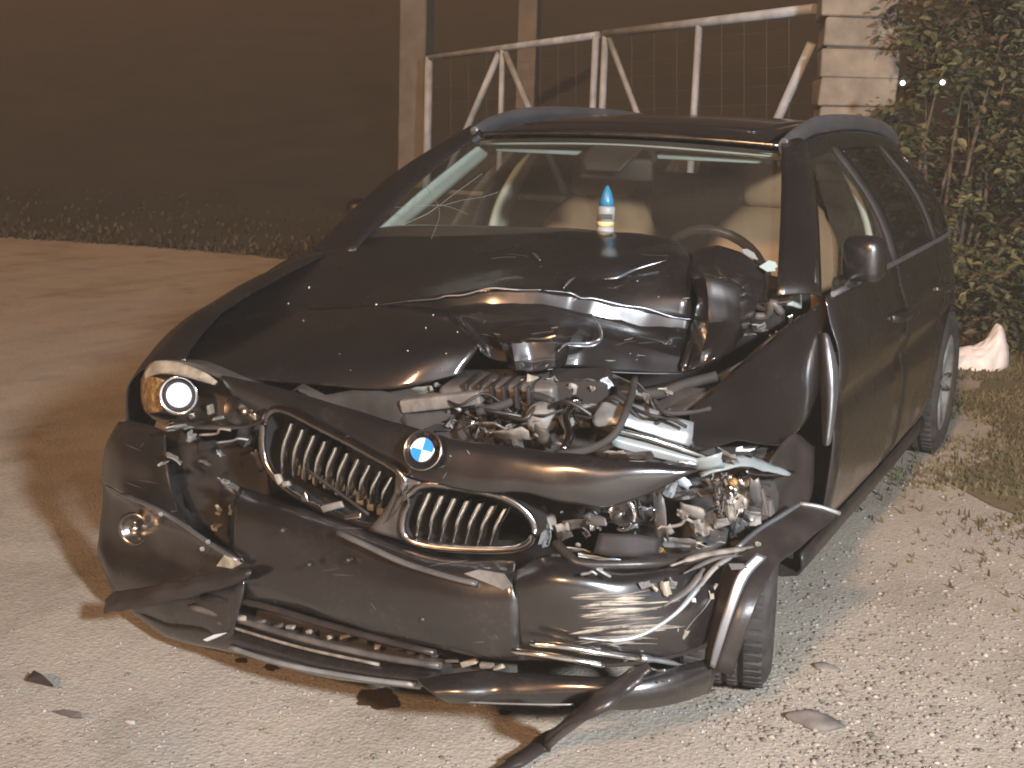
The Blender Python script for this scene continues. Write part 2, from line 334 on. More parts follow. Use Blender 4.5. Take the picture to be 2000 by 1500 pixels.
# ------------------------------------------------------------------ concrete posts behind the gate
def conc(name, u, w, d, label, top):
    p = A(u, 150, d=d); o = MB(); o.box((p.x, p.y, top/2), (w, w, top), (0, 0, yaw), bev=0.05); tag(o.build(name, 'concrete'), label, 'post')
conc('concrete_post', 813, 0.33, 15.4, 'tall concrete post at the left end of the gate', 3.6)
conc('concrete_post', 1031, 0.30, 20.0, 'dim thin concrete post far behind the gate', 4.0)

# ------------------------------------------------------------------ gate of two leaves
GD = {'r': 8.95, 'm': 11.2, 'l': 13.9}
def gdepth(u):
    # depth along the straight gate line
    r0, l0 = A(1592, 100, d=9.0), A(835, 100, d=13.9)
    rx = CD + CR*((u-1000)/FPX); a = Vector((l0.x-r0.x, l0.y-r0.y)); 
    den = rx.x*a.y - rx.y*a.x; w = Vector((r0.x-CP.x, r0.y-CP.y)); return (w.x*a.y - w.y*a.x)/den
def gp(u, v):
    d = gdepth(u); d0 = (CD + CR*((u-1000)/FPX)); rr_ = CD + CR*((u-1000)/FPX) + CU*((750-v)/FPX)
    d_ = d
    return CP + rr_*d_
def topv(u): return 15 + (1590-u)*0.1295 - (1590-u)*(u-835)*0.000025*0.6
def leaf_gate(bars, label, base_u, u0, u1):
    t = empty('gate_leaf', (gp(base_u, 300).x, gp(base_u, 300).y, 0)); tag(t, label, 'gate', 'two leaves of the white gate')
    for nm, (ua, va), (ub, vb), w in bars:
        p, q = gp(ua, va), gp(ub, vb); b = MB(); b.tube([p, q], w*0.60, sides=10, n=1); b.build(nm, 'gatepaint', t)
    b = MB()
    for k in range(1, 14):
        va = 30*k
        b.tube([gp(u0, topv(u0)+va), gp(u1, topv(u1)+va*gdepth(u0)/gdepth(u1))], 0.0022, sides=3, n=1, cap=False)
    nn = 9
    for k in range(1, nn):
        u = u0+(u1-u0)*k/nn; b.tube([gp(u, topv(u)), gp(u, topv(u)+400)], 0.0018, sides=3, n=1, cap=False)
    b.build('wire_mesh', 'wire', t, kind='stuff')
def down(u, v, h):  # point h metres straight below a gate point, as photograph coordinates
    p = gp(u, v); q = p - Vector((0, 0, h)); w = q-CP; zc = w.dot(CD); return (1000+FPX*w.dot(CR)/zc, 750-FPX*w.dot(CU)/zc)
Hg = 1.50
leaf_gate([('top_rail', (1592, 17), (1180, topv(1180)+1), .062), ('bottom_rail', down(1592, 17, Hg), down(1180, topv(1180), Hg), .055),
           ('upright', (1183, topv(1183)), down(1183, topv(1183), Hg), .055), ('upright', (1366, topv(1366)), down(1366, topv(1366), Hg), .050),
           ('brace', (1190, topv(1190)+12), (1318, 417), .045), ('brace', (1585, 85), (1436, 418), .060)],
          'white tubular gate leaf against the block pillar', 1592, 1190, 1585)
leaf_gate([('top_rail', (1168, topv(1168)+1), (832, topv(832)+1), .055), ('bottom_rail', down(1168, topv(1168), Hg), down(832, topv(832), Hg), .055),
           ('upright', (1164, topv(1164)), down(1164, topv(1164), Hg), .055), ('upright', (838, topv(838)), down(838, topv(838), Hg), .080),
           ('upright', (982, topv(982)), down(982, topv(982), Hg), .050),
           ('brace', (975, topv(982)+12), (857, 378), .058), ('brace', (988, topv(982)+12), (1103, 375), .058)],
          'white tubular gate leaf against the concrete post', 838, 845, 1160)

# ------------------------------------------------------------------ hedge at right
def leafmesh(name, m):
    me = bpy.data.meshes.new(name)
    v = [(0, 0, 0), (.028, .03, .006), (.034, .06, .004), (.02, .095, -.006), (0, .12, -.014), (-.02, .095, -.006), (-.034, .06, .004), (-.028, .03, .006), (0, .06, -.006)]
    me.from_pydata(v, [], [(0, 1, 8), (1, 2, 8), (2, 3, 8), (3, 4, 8), (4, 5, 8), (5, 6, 8), (6, 7, 8), (7, 0, 8)]); me.materials.append(M[m]); return me
LM = [leafmesh('leaf', k) for k in ('leafa', 'leafb', 'leafc')]
def hedge(base, rad, hgt, n, label, seed, nleaf):
    rn = random.Random(seed); t = empty('hedge_shrub', base); tag(t, label, 'shrub', 'shrubs of the hedge')
    b = MB(); tips = []
    for k in range(9):
        a = rn.uniform(0, 6.28); q = Vector(base) + Vector((math.cos(a)*rad*.8*rn.random(), math.sin(a)*rad*.8*rn.random(), hgt*rn.uniform(.6, .95)))
        mid = (Vector(base)+q)/2 + Vector((rn.gauss(0, .12), rn.gauss(0, .12), 0)); b.tube([base, mid, q], [.022, .015, .006], sides=5, n=5); tips += [q, mid]
    b.build('stem', 'bark', t)
    cl = []
    for k in range(75):
        a = rn.uniform(0, 6.28); h = rn.random(); rr = rad*(1.02-0.42*h*h)*math.sqrt(rn.uniform(.25, 1))
        cl.append((Vector(base)+Vector((math.cos(a)*rr, math.sin(a)*rr, 0.12+h*hgt)), rn.uniform(.13, .26), rn.choice([0, 0, 1, 1, 2])))
    L_ = []
    for k in range(n):
        c, r_, ki = rn.choice(cl); d = Vector((rn.gauss(0, 1), rn.gauss(0, 1), rn.gauss(0, .8))); d = d.normalized()*r_*rn.random()**.4
        p = c+d; 
        if p.z < 0.03: continue
        L_.append((p, Euler((rn.uniform(-.9, .5), rn.uniform(-.7, .7), rn.uniform(0, 6.28))), rn.uniform(.18, .78), ki if rn.random() < .75 else rn.choice([0, 1, 2])))
    L_.sort(key=lambda e: (e[0]-CP).length)
    for p, e, s_, ki in L_[:nleaf]:
        o = bpy.data.objects.new('leaf', LM[ki]); COL.objects.link(o); o.parent = t; o.location = p-Vector(base); o.rotation_euler = e; o.scale = (s_,)*3
    me = bpy.data.meshes.new('foliage'); vs, fs, mi = [], [], []
    for p, e, s_, ki in L_[nleaf:]:
        mm = e.to_matrix(); o0 = len(vs)
        for v in LM[ki].vertices: vs.append(tuple(mm @ (v.co*s_) + p))
        for f in LM[ki].polygons: fs.append(tuple(i+o0 for i in f.vertices)); mi.append(ki)
    me.from_pydata(vs, [], fs)
    for k in ('leafa', 'leafb', 'leafc'): me.materials.append(M[k])
    me.polygons.foreach_set('material_index', mi)
    o = bpy.data.objects.new('foliage', me); COL.objects.link(o); o.parent = t; o.matrix_parent_inverse = Matrix.Translation(-Vector(base)); o['kind'] = 'stuff'
hedge((-5.95, 0.42, 0), 0.55, 2.55, 8000, 'tall leafy hedge shrub between the block pillar and the wrecked car', 1, 150)
hedge((-5.75, 1.22, 0), 0.62, 2.5, 8000, 'leafy hedge shrub right behind the white bag', 2, 150)
hedge((-5.2, 2.05, 0), 0.75, 2.6, 5200, 'leafy hedge shrub at the right edge of the view', 3, 100)
hedge((-7.6, 0.9, 0), 1.1, 3.0, 5500, 'dim shrub behind the hedge, above the two lights', 5, 0)

for (u, v, lab) in ((1763, 162, 'left of two small white lights shining through the hedge'), (1841, 161, 'right of two small white lights shining through the hedge')):
    p = A(u, v, d=7.62); t = empty('far_light', p); tag(t, lab, 'light', 'two small lights in the hedge')
    b = MB(); b.lathe([(.006, -.009), (.011, -.005), (.0125, 0), (.011, .005), (.006, .009)], p, CP-p, 12); b.build('bulb', 'bulb', t)
    b = MB(); b.lathe([(.02, -.03), (.026, -.02), (.026, -.008), (.019, -.008)], p, CP-p, 12); b.tube([p, p+Vector((-.06, -.02, .02)), p+Vector((-.16, -.02, -.02))], .004, 5, 3); b.build('socket', 'black', t)

# ------------------------------------------------------------------ gravel
def pebbles(name, n, region, szmin, szmax, mats, label, dens=None, seed=1):
    rn = random.Random(seed); b = bmesh.new(); bmesh.ops.create_icosphere(b, subdivisions=1, radius=1); bv = [v.co.copy() for v in b.verts]; bf = [tuple(v.index for v in f.verts) for f in b.faces]; b.free()
    vs, fs, mi = [], [], []; c = 0
    while c < n:
        u, v = region(rn); p = A(u, v, z=0)
        if dens and rn.random() > dens(u, v, p): continue
        c += 1; s_ = szmin*(szmax/szmin)**(rn.random()**2.2); k = (rn.uniform(.7, 1.3), rn.uniform(.6, 1), rn.uniform(.3, .6)); a = rn.uniform(0, 6.28); o0 = len(vs); m_ = rn.choices(range(3), (6, 3.2, .8))[0]
        for q in bv:
            f = 1+.25*noise.noise(q*1.7+Vector((c, 0, 0))); x, y, z = q.x*s_*k[0]*f, q.y*s_*k[1]*f, q.z*s_*k[2]*f
            vs.append((p.x+x*math.cos(a)-y*math.sin(a), p.y+x*math.sin(a)+y*math.cos(a), z+s_*k[2]*.35))
        fs += [tuple(i+o0 for i in f) for f in bf]; mi += [m_]*len(bf)
    me = bpy.data.meshes.new(name); me.from_pydata(vs, [], fs)
    for k in mats: me.materials.append(M[k])
    me.polygons.foreach_set('material_index', mi); me.polygons.foreach_set('use_smooth', [True]*len(fs))
    o = bpy.data.objects.new(name, me); COL.objects.link(o); tag(o, label, 'gravel', kind='stuff')
PM = ('pebble', 'pebbledark', 'pebblelight')
pebbles('gravel', 8500, lambda r: (r.uniform(1380, 2150), 880 + 720*r.random()**.8), .002, .0115, PM, 'loose grey gravel on the ground to the right of the car',
        lambda u, v, p: 1 if noise.noise(Vector((p.x*2.5, p.y*2.5, 1))) > -.35 else .25, 1)
pebbles('grit', 3200, lambda r: (r.uniform(-100, 1700), r.uniform(1180, 1600)), .0018, .008, PM, 'fine pale grit scattered on the road in front of the car', lambda u, v, p: .35+.65*(v-1150)/350, 2)
for (u, v, s_, lab, m_) in ((1590, 1412, .055, 'large flat stone half sunk in the gravel near the bottom right', 'pebbledark'), (1612, 1306, .030, 'round brown stone lying in the gravel right of the front wheel', 'pebbledark'), (254, 1411, .012, 'small white pebble on the road in front of the car', 'pebblelight')):
    p = A(u, v, z=0); b = bmesh.new(); bmesh.ops.create_icosphere(b, subdivisions=3, radius=1)
    for q in b.verts: f = 1+.3*noise.noise(q.co*1.5+Vector((u, 0, 0))); q.co = Vector((q.co.x*s_*.7*f, q.co.y*s_*1.2*f, q.co.z*s_*.38*f)) + p + Vector((0, 0, s_*.1))
    me = bpy.data.meshes.new('stone'); b.to_mesh(me); b.free(); me.polygons.foreach_set('use_smooth', [True]*len(me.polygons)); me.materials.append(M[m_]); o = bpy.data.objects.new('stone', me); COL.objects.link(o); tag(o, lab, 'stone')

def shard(c, w, h, depth, rot, mname, name, parent, rn):
    """a torn piece: bent jagged sheet, broken bracket, or bent rod"""
    b = MB(); k = rn.random(); c = Vector(c); m = Euler(rot).to_matrix()
    if k < .62:
        n1, n2 = 5, 4; g = []; s0 = rn.uniform(0, 50); bend = rn.uniform(-1, 1)*min(w, h)*.9
        for i in range(n2):
            row = []
            for j in range(n1):
                y = (j/(n1-1)-.5)*w*(1+rn.uniform(-.16, .16)); z = (i/(n2-1)-.5)*h*(1+rn.uniform(-.22, .22))
                x = bend*((j/(n1-1)-.5)**2*2-.2)+depth*.5*noise.noise(Vector((j*.9+s0, i*.9, 0)))+(i/(n2-1)-.5)*depth*.8
                row.append(c+m @ Vector((x, y, z)))
            g.append(row)
        b.grid(g, smooth=rn.random() < .4); return b.build(name, mname, parent, solid=.003)
    if k < .82:
        b.box((0, 0, 0), (depth, w, h*.45), (0, 0, 0), bev=.15, jit=min(w, h)*.12); b.box((depth*.2, -w*.3, h*.2), (depth*.7, w*.25, h*.7), (.2, 0, 0), bev=.15, jit=min(w, h)*.08)
        b.v = [tuple(c+m @ Vector(v)) for v in b.v]; return b.build(name, mname, parent)
    d = m @ Vector((0, w*.6, 0)); e = m @ Vector((depth*.3, 0, h*.5)); b.tube([c-d, c+e*rn.uniform(-1, 1), c+d*.5+e, c+d], min(w, h)*rn.uniform(.12, .22), 6, 4)
    return b.build(name, mname, parent)

# ================================================================== THE WRECKED CAR
car = empty('wrecked_car', (-1.4, 0, 0))
tag(car, 'dark brown estate car with crushed front, crumpled hood and hanging bumper', 'car')

# ---- body sides, lofted from sections (half width, sill to belt)
def halfw(x):
    k = [(-3.78, .60), (-3.6, .72), (-3.3, .80), (-2.81, .875), (-2.3, .89), (-1.5, .895), (-.5, .89), (0, .895), (.3, .87), (.55, .78)]
    for (a, wa), (b_, wb) in zip(k, k[1:]):
        if a <= x <= b_: return wa+(wb-wa)*(x-a)/(b_-a)
    return .8
def belt(x): return .985 - .03*max(0, min(1, (x+2.5)/2.2))
SEC = [(-.085, .20), (-.02, .27), (.0, .42), (.004, .56), (-.012, .64), (.006, .70), (.0, .80), (-.03, .90), (-.052, 1.0)]
def sect(x, s, arch=None):
    out = []
    for dy, z in SEC:
        zz = z if z < .8 else .8+(z-.8)*(belt(x)-.8)/.2
        if arch is not None and zz < arch: zz = arch + (zz-.2)*0.02
        out.append(Vector((x, s*(halfw(x)+dy), zz)))
    return out
def archz(x, cx, r=.355, cz=.315):
    d = abs(x-cx); return cz+math.sqrt(r*r-d*d) if d < r else None
def side_panel(name, x0, x1, s, n, arch=None, solid=.006):
    b = MB(); g = []
    for i in range(n+1):
        x = x0+(x1-x0)*i/n; a = archz(x, arch) if arch is not None else None; g.append(crz(sect(x, s, a)))
    b.grid(g); return b.build(name, 'paint', car, solid=solid)
def crz(p): return crline(p, 3)
for s in (1, -1):
    fd = side_panel('front_door', -.50, -1.53, s, 8); rd = side_panel('rear_door', -1.537, -2.44, s, 7)
    side_panel('rear_quarter', -2.447, -3.76, s, 30, -2.81)
    for o, xh in ((fd, -1.36), (rd, -2.30)):
        b = MB(); y = s*(halfw(xh)+.016); b.tube([(xh-.11, y-s*.02, .80), (xh-.08, y+s*.012, .80), (xh+.06, y+s*.012, .805), (xh+.10, y-s*.02, .805)], .013, 8, 4, flat=1.3); b.build('handle', 'paint', o)
    b = MB(); b.patch([[(x, s*(halfw(max(x, -2.4))-.03), .235) for x in (.0-.36, -1, -1.7, -2.42)], [(x, s*(halfw(max(x, -2.4))-.035), .17) for x in (-.36, -1, -1.7, -2.42)], [(x, s*.70, .15) for x in (-.36, -1, -1.7, -2.42)]], 4, 3); b.build('sill', 'plastic', car, solid=.01)
    # window frames and glass: greenhouse side, belt to roof edge
    def gh(x, t, s=s):  # t 0 belt, 1 roof
        yb = halfw(x)-.055; yt = .60 if x > -2.3 else .60-.05*(-2.3-x); zt = roofz(x)-.075
        zb = belt(x)+.0; return Vector((x, s*(yb+(yt-yb)*t+.035*math.sin(math.pi*t)), zb+(zt-zb)*t))
    def roofz(x):
        k = [(-.93, 1.362), (-1.2, 1.405), (-1.6, 1.432), (-2.1, 1.435), (-2.6, 1.42), (-3.0, 1.39), (-3.3, 1.34)]
        for (a, za), (b_, zb) in zip(k[::-1], k[::-1][1:]):
            if a <= x <= b_: return za+(zb-za)*(x-a)/(b_-a)
        return 1.362 if x > -.93 else 1.34
    def win(name, xb0, xb1, xt0, xt1, m):
        b = MB(); g = []
        for i in range(7):
            f = i/6; g.append([gh(xb0+(xb1-xb0)*f + ((xt0+(xt1-xt0)*f)-(xb0+(xb1-xb0)*f))*t, t) for t in [k/6 for k in range(7)]])
        b.grid(g); return b.build(name, m, car)
    win('front_side_window', -.58, -1.47, -1.16, -1.47, 'glass'); win('rear_side_window', -1.55, -2.38, -1.55, -2.30, 'privacy'); win('quarter_window', -2.46, -3.25, -2.38, -2.98, 'privacy')
    for nm, xb, xt, w in (('pillar', -1.51, -1.51, .045), ('pillar', -2.42, -2.34, .045)):
        b = MB(); b.grid([[gh(xb+(xt-xb)*t+dx, t)+Vector((0, s*.006, 0)) for t in [k/8*1.02 for k in range(9)]] for dx in (-w, w)]); b.build(nm, 'black', car, solid=.012)
    b = MB(); b.grid([[gh(-3.25+(.27)*t+dx*(1-.2*t), t)+Vector((0, s*.004, 0)) for t in [k/8*1.02 for k in range(9)]] for dx in (0, -.14, -.26)]); b.build('pillar', 'paint', car, solid=.012)
    # belt trim, frame above the windows
    b = MB(); b.tube([gh(x, 0)+Vector((0, s*.012, 0)) for x in (-.56, -1.2, -2.0, -2.8, -3.25)], .009, 6, 3); b.build('belt_trim', 'satin', car)
    b = MB(); b.patch([[gh(x, 1.0)+Vector((0, s*.004, 0)) for x in (-1.1, -1.5, -2.1, -2.7, -3.05)], [gh(x, 1.0)+Vector((0, -s*.035, .055)) for x in (-1.06, -1.5, -2.1, -2.7, -3.05)], [(x, s*.50, roofz(x)-.006) for x in (-1.0, -1.5, -2.1, -2.7, -3.1)]], 5, 4); b.build('cant_rail', 'paint', car, solid=.006)
    # roof rail, flush with feet
    b = MB(); b.tube([(-.96, s*.562, 1.362), (-1.10, s*.567, 1.400), (-1.40, s*.565, 1.440), (-1.9, s*.56, 1.452), (-2.5, s*.545, 1.440), (-2.95, s*.52, 1.405), (-3.12, s*.51, 1.37)], .017, 10, 6, flat=1.7); b.build('roof_rail', 'satin', car)
    # A pillar, over the windscreen edge
    p0, p1 = Vector((-.36, s*.79, .965)), Vector((-1.02, s*.585, 1.375))
    outl = [p0+Vector((-.06, s*.055, 0)), p0.lerp(p1, .5)+Vector((-.03, s*.055, .02)), p1+Vector((-.04, s*.03, .0))]
    midl = [p0+Vector((0, s*.035, .015)), p0.lerp(p1, .5)+Vector((.03, s*.03, .045)), p1+Vector((.02, s*.015, .015))]
    wi = (.15, .10, .05) if s < 0 else (.035, .03, .03)
    inl = [p0+Vector((.07, -s*wi[0], .01)), p0.lerp(p1, .5)+Vector((.065, -s*wi[1], .034)), p1+Vector((.055, -s*wi[2], .0))]
    b = MB(); b.patch([outl, midl, inl], 8, 4); b.build('windscreen_pillar', 'paint', car, solid=.008)
    # inner pale pillar trims and headliner edges
    b = MB(); b.patch([[p0+Vector((-.06, -s*.035, -.03)), p0.lerp(p1, .5)+Vector((-.05, -s*.035, -.01)), p1+Vector((-.02, -s*.03, -.03))], [p0+Vector((-.14, -s*.02, -.05)), p0.lerp(p1, .5)+Vector((-.15, -s*.02, -.06)), p1+Vector((-.16, -s*.02, -.05))]], 6, 3); b.build('pillar_trim', 'headliner', car, solid=.01)
    b = MB(); b.patch([[(-1.46, s*.78, .86), (-1.50, s*.735, 1.1), (-1.54, s*.60, 1.34)], [(-1.60, s*.77, .86), (-1.62, s*.725, 1.1), (-1.62, s*.60, 1.34)]], 6, 3); b.build('pillar_trim', 'headliner', car, solid=.02)
    # door mirror
    mc = A(716, 424, y=-.93) if s < 0 else A(1688, 505, y=.90)
    b = MB(); b.box(mc, (.095, .15 if s < 0 else .125, .135), (0, .1, -s*.35), bev=.36); mo = b.build('door_mirror', 'paint', car)
    b = MB(); b.box(mc+Vector((-.040, -s*.014, .004)), (.006, .115 if s < 0 else .06, .085), (0, .1, -s*.35), bev=.3); b.build('mirror_glass', 'chrome', mo)
    b = MB(); b.tube([mc+Vector((0, -s*.02, -.04)), mc+Vector((-.02, -s*.05, -.075)), (mc.x-.05, s*.82, .97)], [.024, .02, .024], 8, 4); b.build('mirror_foot', 'plastic', mo)

# ---- roof: painted skin round a dark glass panel
def RZ(x):
    k = [(-.93, 1.362), (-1.2, 1.405), (-1.6, 1.432), (-2.1, 1.435), (-2.6, 1.42), (-3.0, 1.39), (-3.3, 1.34)]
    for (a, za), (b_, zb) in zip(k[::-1], k[::-1][1:]):
        if a <= x <= b_: return za+(zb-za)*(x-a)/(b_-a)
    return 1.34
b = MB(); b.patch([[Vector((x + .035*(1-(yy/.5)**2), yy, RZ(x)+.020*(1-(yy/.52)**2))) for yy in (-.5, -.25, 0, .25, .5)] for x in (-.965, -1.2, -1.6, -2.1, -2.6, -3.0, -3.25)], 5, 4); b.build('roof', 'paint', car, solid=.008)
b = MB(); b.patch([[Vector((x + .03*(1-(yy/.5)**2), yy, RZ(x)+.026*(1-(yy/.62)**2))) for yy in (-.44, -.22, 0, .22, .44)] for x in (-1.12, -1.5, -2.0, -2.4)], 5, 4); b.build('sunroof_glass', 'badgeblack', car, solid=.005)
b = MB(); b.tube([(-.972+.036*(1-(y/.56)**2), y, 1.366+.017*(1-(y/.56)**2)) for y in (-.56, -.3, 0, .3, .56)], .008, 6, 6); b.build('header_highlight', 'darkchrome', car)  # shiny tube put along the header as its bright highlight
b = MB(); b.patch([[(-.97, -.54, 1.335), (-.94, 0, 1.352), (-.97, .54, 1.335)], [(-1.14, -.54, 1.325), (-1.12, 0, 1.34), (-1.14, .54, 1.325)], [(-1.6, -.56, 1.375), (-1.6, 0, 1.39), (-1.6, .56, 1.375)], [(-2.9, -.5, 1.35), (-2.9, 0, 1.36), (-2.9, .5, 1.35)]], 6, 4); b.build('headliner', 'headliner', car, solid=.01)
# tail
b = MB(); b.patch([[(-3.3, -.48, 1.33), (-3.36, 0, 1.35), (-3.3, .48, 1.33)], [(-3.52, -.62, 1.0), (-3.58, 0, 1.0), (-3.52, .62, 1.0)]], 6, 5); b.build('rear_window', 'privacy', car)
b = MB(); b.patch([[(-3.52, -.66, 1.0), (-3.58, 0, 1.0), (-3.52, .66, 1.0)], [(-3.66, -.72, .75), (-3.72, 0, .78), (-3.66, .72, .75)], [(-3.74, -.66, .5), (-3.8, 0, .5), (-3.74, .66, .5)], [(-3.66, -.6, .25), (-3.72, 0, .25), (-3.66, .6, .25)]], 6, 4); b.build('tailgate', 'paint', car, solid=.006)
# floor and firewall, so that nothing shows through
b = MB(); b.box((-1.9, 0, .2), (3.3, 1.5, .06), bev=.02); b.build('floor_pan', 'black', car)
b = MB(); b.box((-.47, 0, .6), (.05, 1.46, .64), bev=.02); b.build('firewall', 'black', car)
b = MB(); b.box((.0, 0, .27), (.95, 1.25, .05), bev=.02); b.build('undertray', 'black', car)

# ---- windscreen
TL, TR, BL, BR = Vector((-.985, -.57, 1.345)), Vector((-.985, .57, 1.345)), Vector((-.33, -.775, .95)), Vector((-.33, .775, .95))
def ws(u, t):
    p = TL.lerp(TR, u).lerp(BL.lerp(BR, u), t); bow = 1-(2*u-1)**2
    p += Vector((.10*bow*(.35+.65*t), 0, .022*bow*(1-t)+.03*math.sin(math.pi*t))); return p
b = MB(); b.grid([[ws(i/14, j/10) for i in range(15)] for j in range(11)]); wsc = b.build('windscreen', 'glass', car)
b = MB(); b.grid([[ws(i/14, j) + Vector((-.004, 0, -.004)) for i in range(15)] for j in (-.01, .028)]); b.build('glass_border', 'black', wsc)
b = MB(); 
for cc in ((.18, .62),):   # crack lines at the passenger side
    for k in range(7):
        a = k*.9+.3; l_ = random.uniform(.06, .2); pts_ = [ws(cc[0]+l_*f*math.cos(a)+random.gauss(0, .004), cc[1]+l_*f*math.sin(a)*1.4+random.gauss(0, .006))+Vector((.003, 0, .003)) for f in (0, .33, .66, 1)]
        b.tube(pts_, .0009, 3, 2, cap=False)
b.build('crack', 'frosted', wsc)
b = MB(); b.patch([[ws(u, .03)+Vector((-.03, 0, -.012)) for u in (.42, .46, .5, .54, .58)], [ws(u, .16)+Vector((-.02, 0, -.012)) for u in (.43, .46, .5, .54, .57)], [ws(u, .22)+Vector((-.03, 0, -.03)) for u in (.45, .47, .5, .53, .55)]], 3, 4); b.build('sensor_cover', 'black', car, solid=.01)
mp = ws(.515, .26)+Vector((-.13, 0, -.01)); b = MB(); b.box(mp, (.035, .25, .075), (0, .15, .12), bev=.35); rm = b.build('interior_mirror', 'black', car); b = MB(); b.tube([mp, ws(.5, .16)+Vector((-.03, 0, -.01))], .012, 6, 3); b.build('mirror_stalk', 'black', rm)
for s in (-1, 1):  # sun visors folded against the headliner
    b = MB(); b.box((-1.10, s*.31, 1.325), (.15, .40, .018), (0, .16, 0), bev=.3); b.build('sun_visor', 'headliner', car)
# wiper arms
b = MB(); b.tube([ws(.30, .97)+Vector((.01, 0, .012)), ws(.5, .93)+Vector((.012, 0, .012)), ws(.70, .90)+Vector((.012, 0, .012))], .008, 6, 3); b.build('wiper', 'black', car)

# ---- cabin
b = MB(); b.patch([[(-.40, -.72, .93), (-.36, -.3, .945), (-.36, .3, .945), (-.40, .72, .93)], [(-.62, -.72, .955), (-.62, -.3, .965), (-.62, .3, .985), (-.62, .72, .955)], [(-.80, -.72, .93), (-.80, -.3, .93), (-.80, .3, .96), (-.80, .72, .93)], [(-.86, -.72, .7), (-.86, -.3, .7), (-.86, .3, .7), (-.86, .72, .7)]], 6, 4); b.build('dashboard', 'dash', car, solid=.02)
def seat(y, nm):
    t = MB(); t.patch([[(-1.52, y-.20, .55), (-1.44, y-.12, .56), (-1.42, y, .56), (-1.44, y+.12, .56), (-1.52, y+.20, .55)], [(-1.56, y-.25, .75), (-1.46, y-.17, .77), (-1.50, y, .77), (-1.46, y+.17, .77), (-1.56, y+.25, .75)], [(-1.66, y-.24, .98), (-1.58, y-.16, .99), (-1.60, y, .99), (-1.58, y+.16, .99), (-1.66, y+.24, .98)], [(-1.72, y-.17, 1.09), (-1.67, y-.11, 1.105), (-1.67, y, 1.11), (-1.67, y+.11, 1.105), (-1.72, y+.17, 1.09)], [(-1.80, y-.17, 1.07), (-1.80, y-.1, 1.09), (-1.80, y, 1.095), (-1.80, y+.1, 1.09), (-1.80, y+.17, 1.07)], [(-1.76, y-.24, .6), (-1.76, y-.1, .6), (-1.76, y, .6), (-1.76, y+.1, .6), (-1.76, y+.24, .6)]], 5, 4)
    o = t.build(nm, 'leather', car, solid=.03)
    b = MB(); b.box((-1.69, y, 1.215), (.10, .27, .19), (0, -.12, 0), bev=.42); b.build('headrest', 'leather', o)
    for dy in (-.06, .06): b = MB(); b.tube([(-1.70, y+dy, 1.08), (-1.70, y+dy, 1.16)], .007, 8, 1); b.build('headrest_post', 'chrome', o)
    b = MB(); b.box((-1.25, y, .50), (.5, .5, .16), (0, -.1, 0), bev=.35); b.build('cushion', 'leather', o)
seat(-.36, 'front_seat'); seat(.36, 'front_seat')
b = MB(); b.box((-2.55, 0, .78), (.16, 1.2, .62), (0, -.25, 0), bev=.3); rs = b.build('rear_seat', 'leather', car)
for y in (-.38, .38): b = MB(); b.box((-2.66, y, 1.13), (.10, .25, .14), (0, -.12, 0), bev=.4); b.build('headrest', 'leather', rs)
sc = Vector((-.92, .37, .925)); ax = Vector((-1, 0, .45)).normalized(); q = ax.to_track_quat('Z', 'Y')
b = MB(); b.tube([sc+q @ Vector((.185*math.cos(a), .185*math.sin(a), 0)) for a in [k*math.pi/8 for k in range(16)]], .016, 8, 2, closed=True); stw = b.build('steering_wheel', 'plastic', car)
b = MB(); b.lathe([(.03, -.05), (.075, -.03), (.08, .0), (.06, .012)], sc, ax, 18); 
for a in (0, math.pi, -math.pi/2): b.tube([sc, sc+q @ Vector((.18*math.cos(a), .18*math.sin(a), 0))], .018, 6, 1, flat=.5)
b.build('wheel_hub', 'dash', stw)

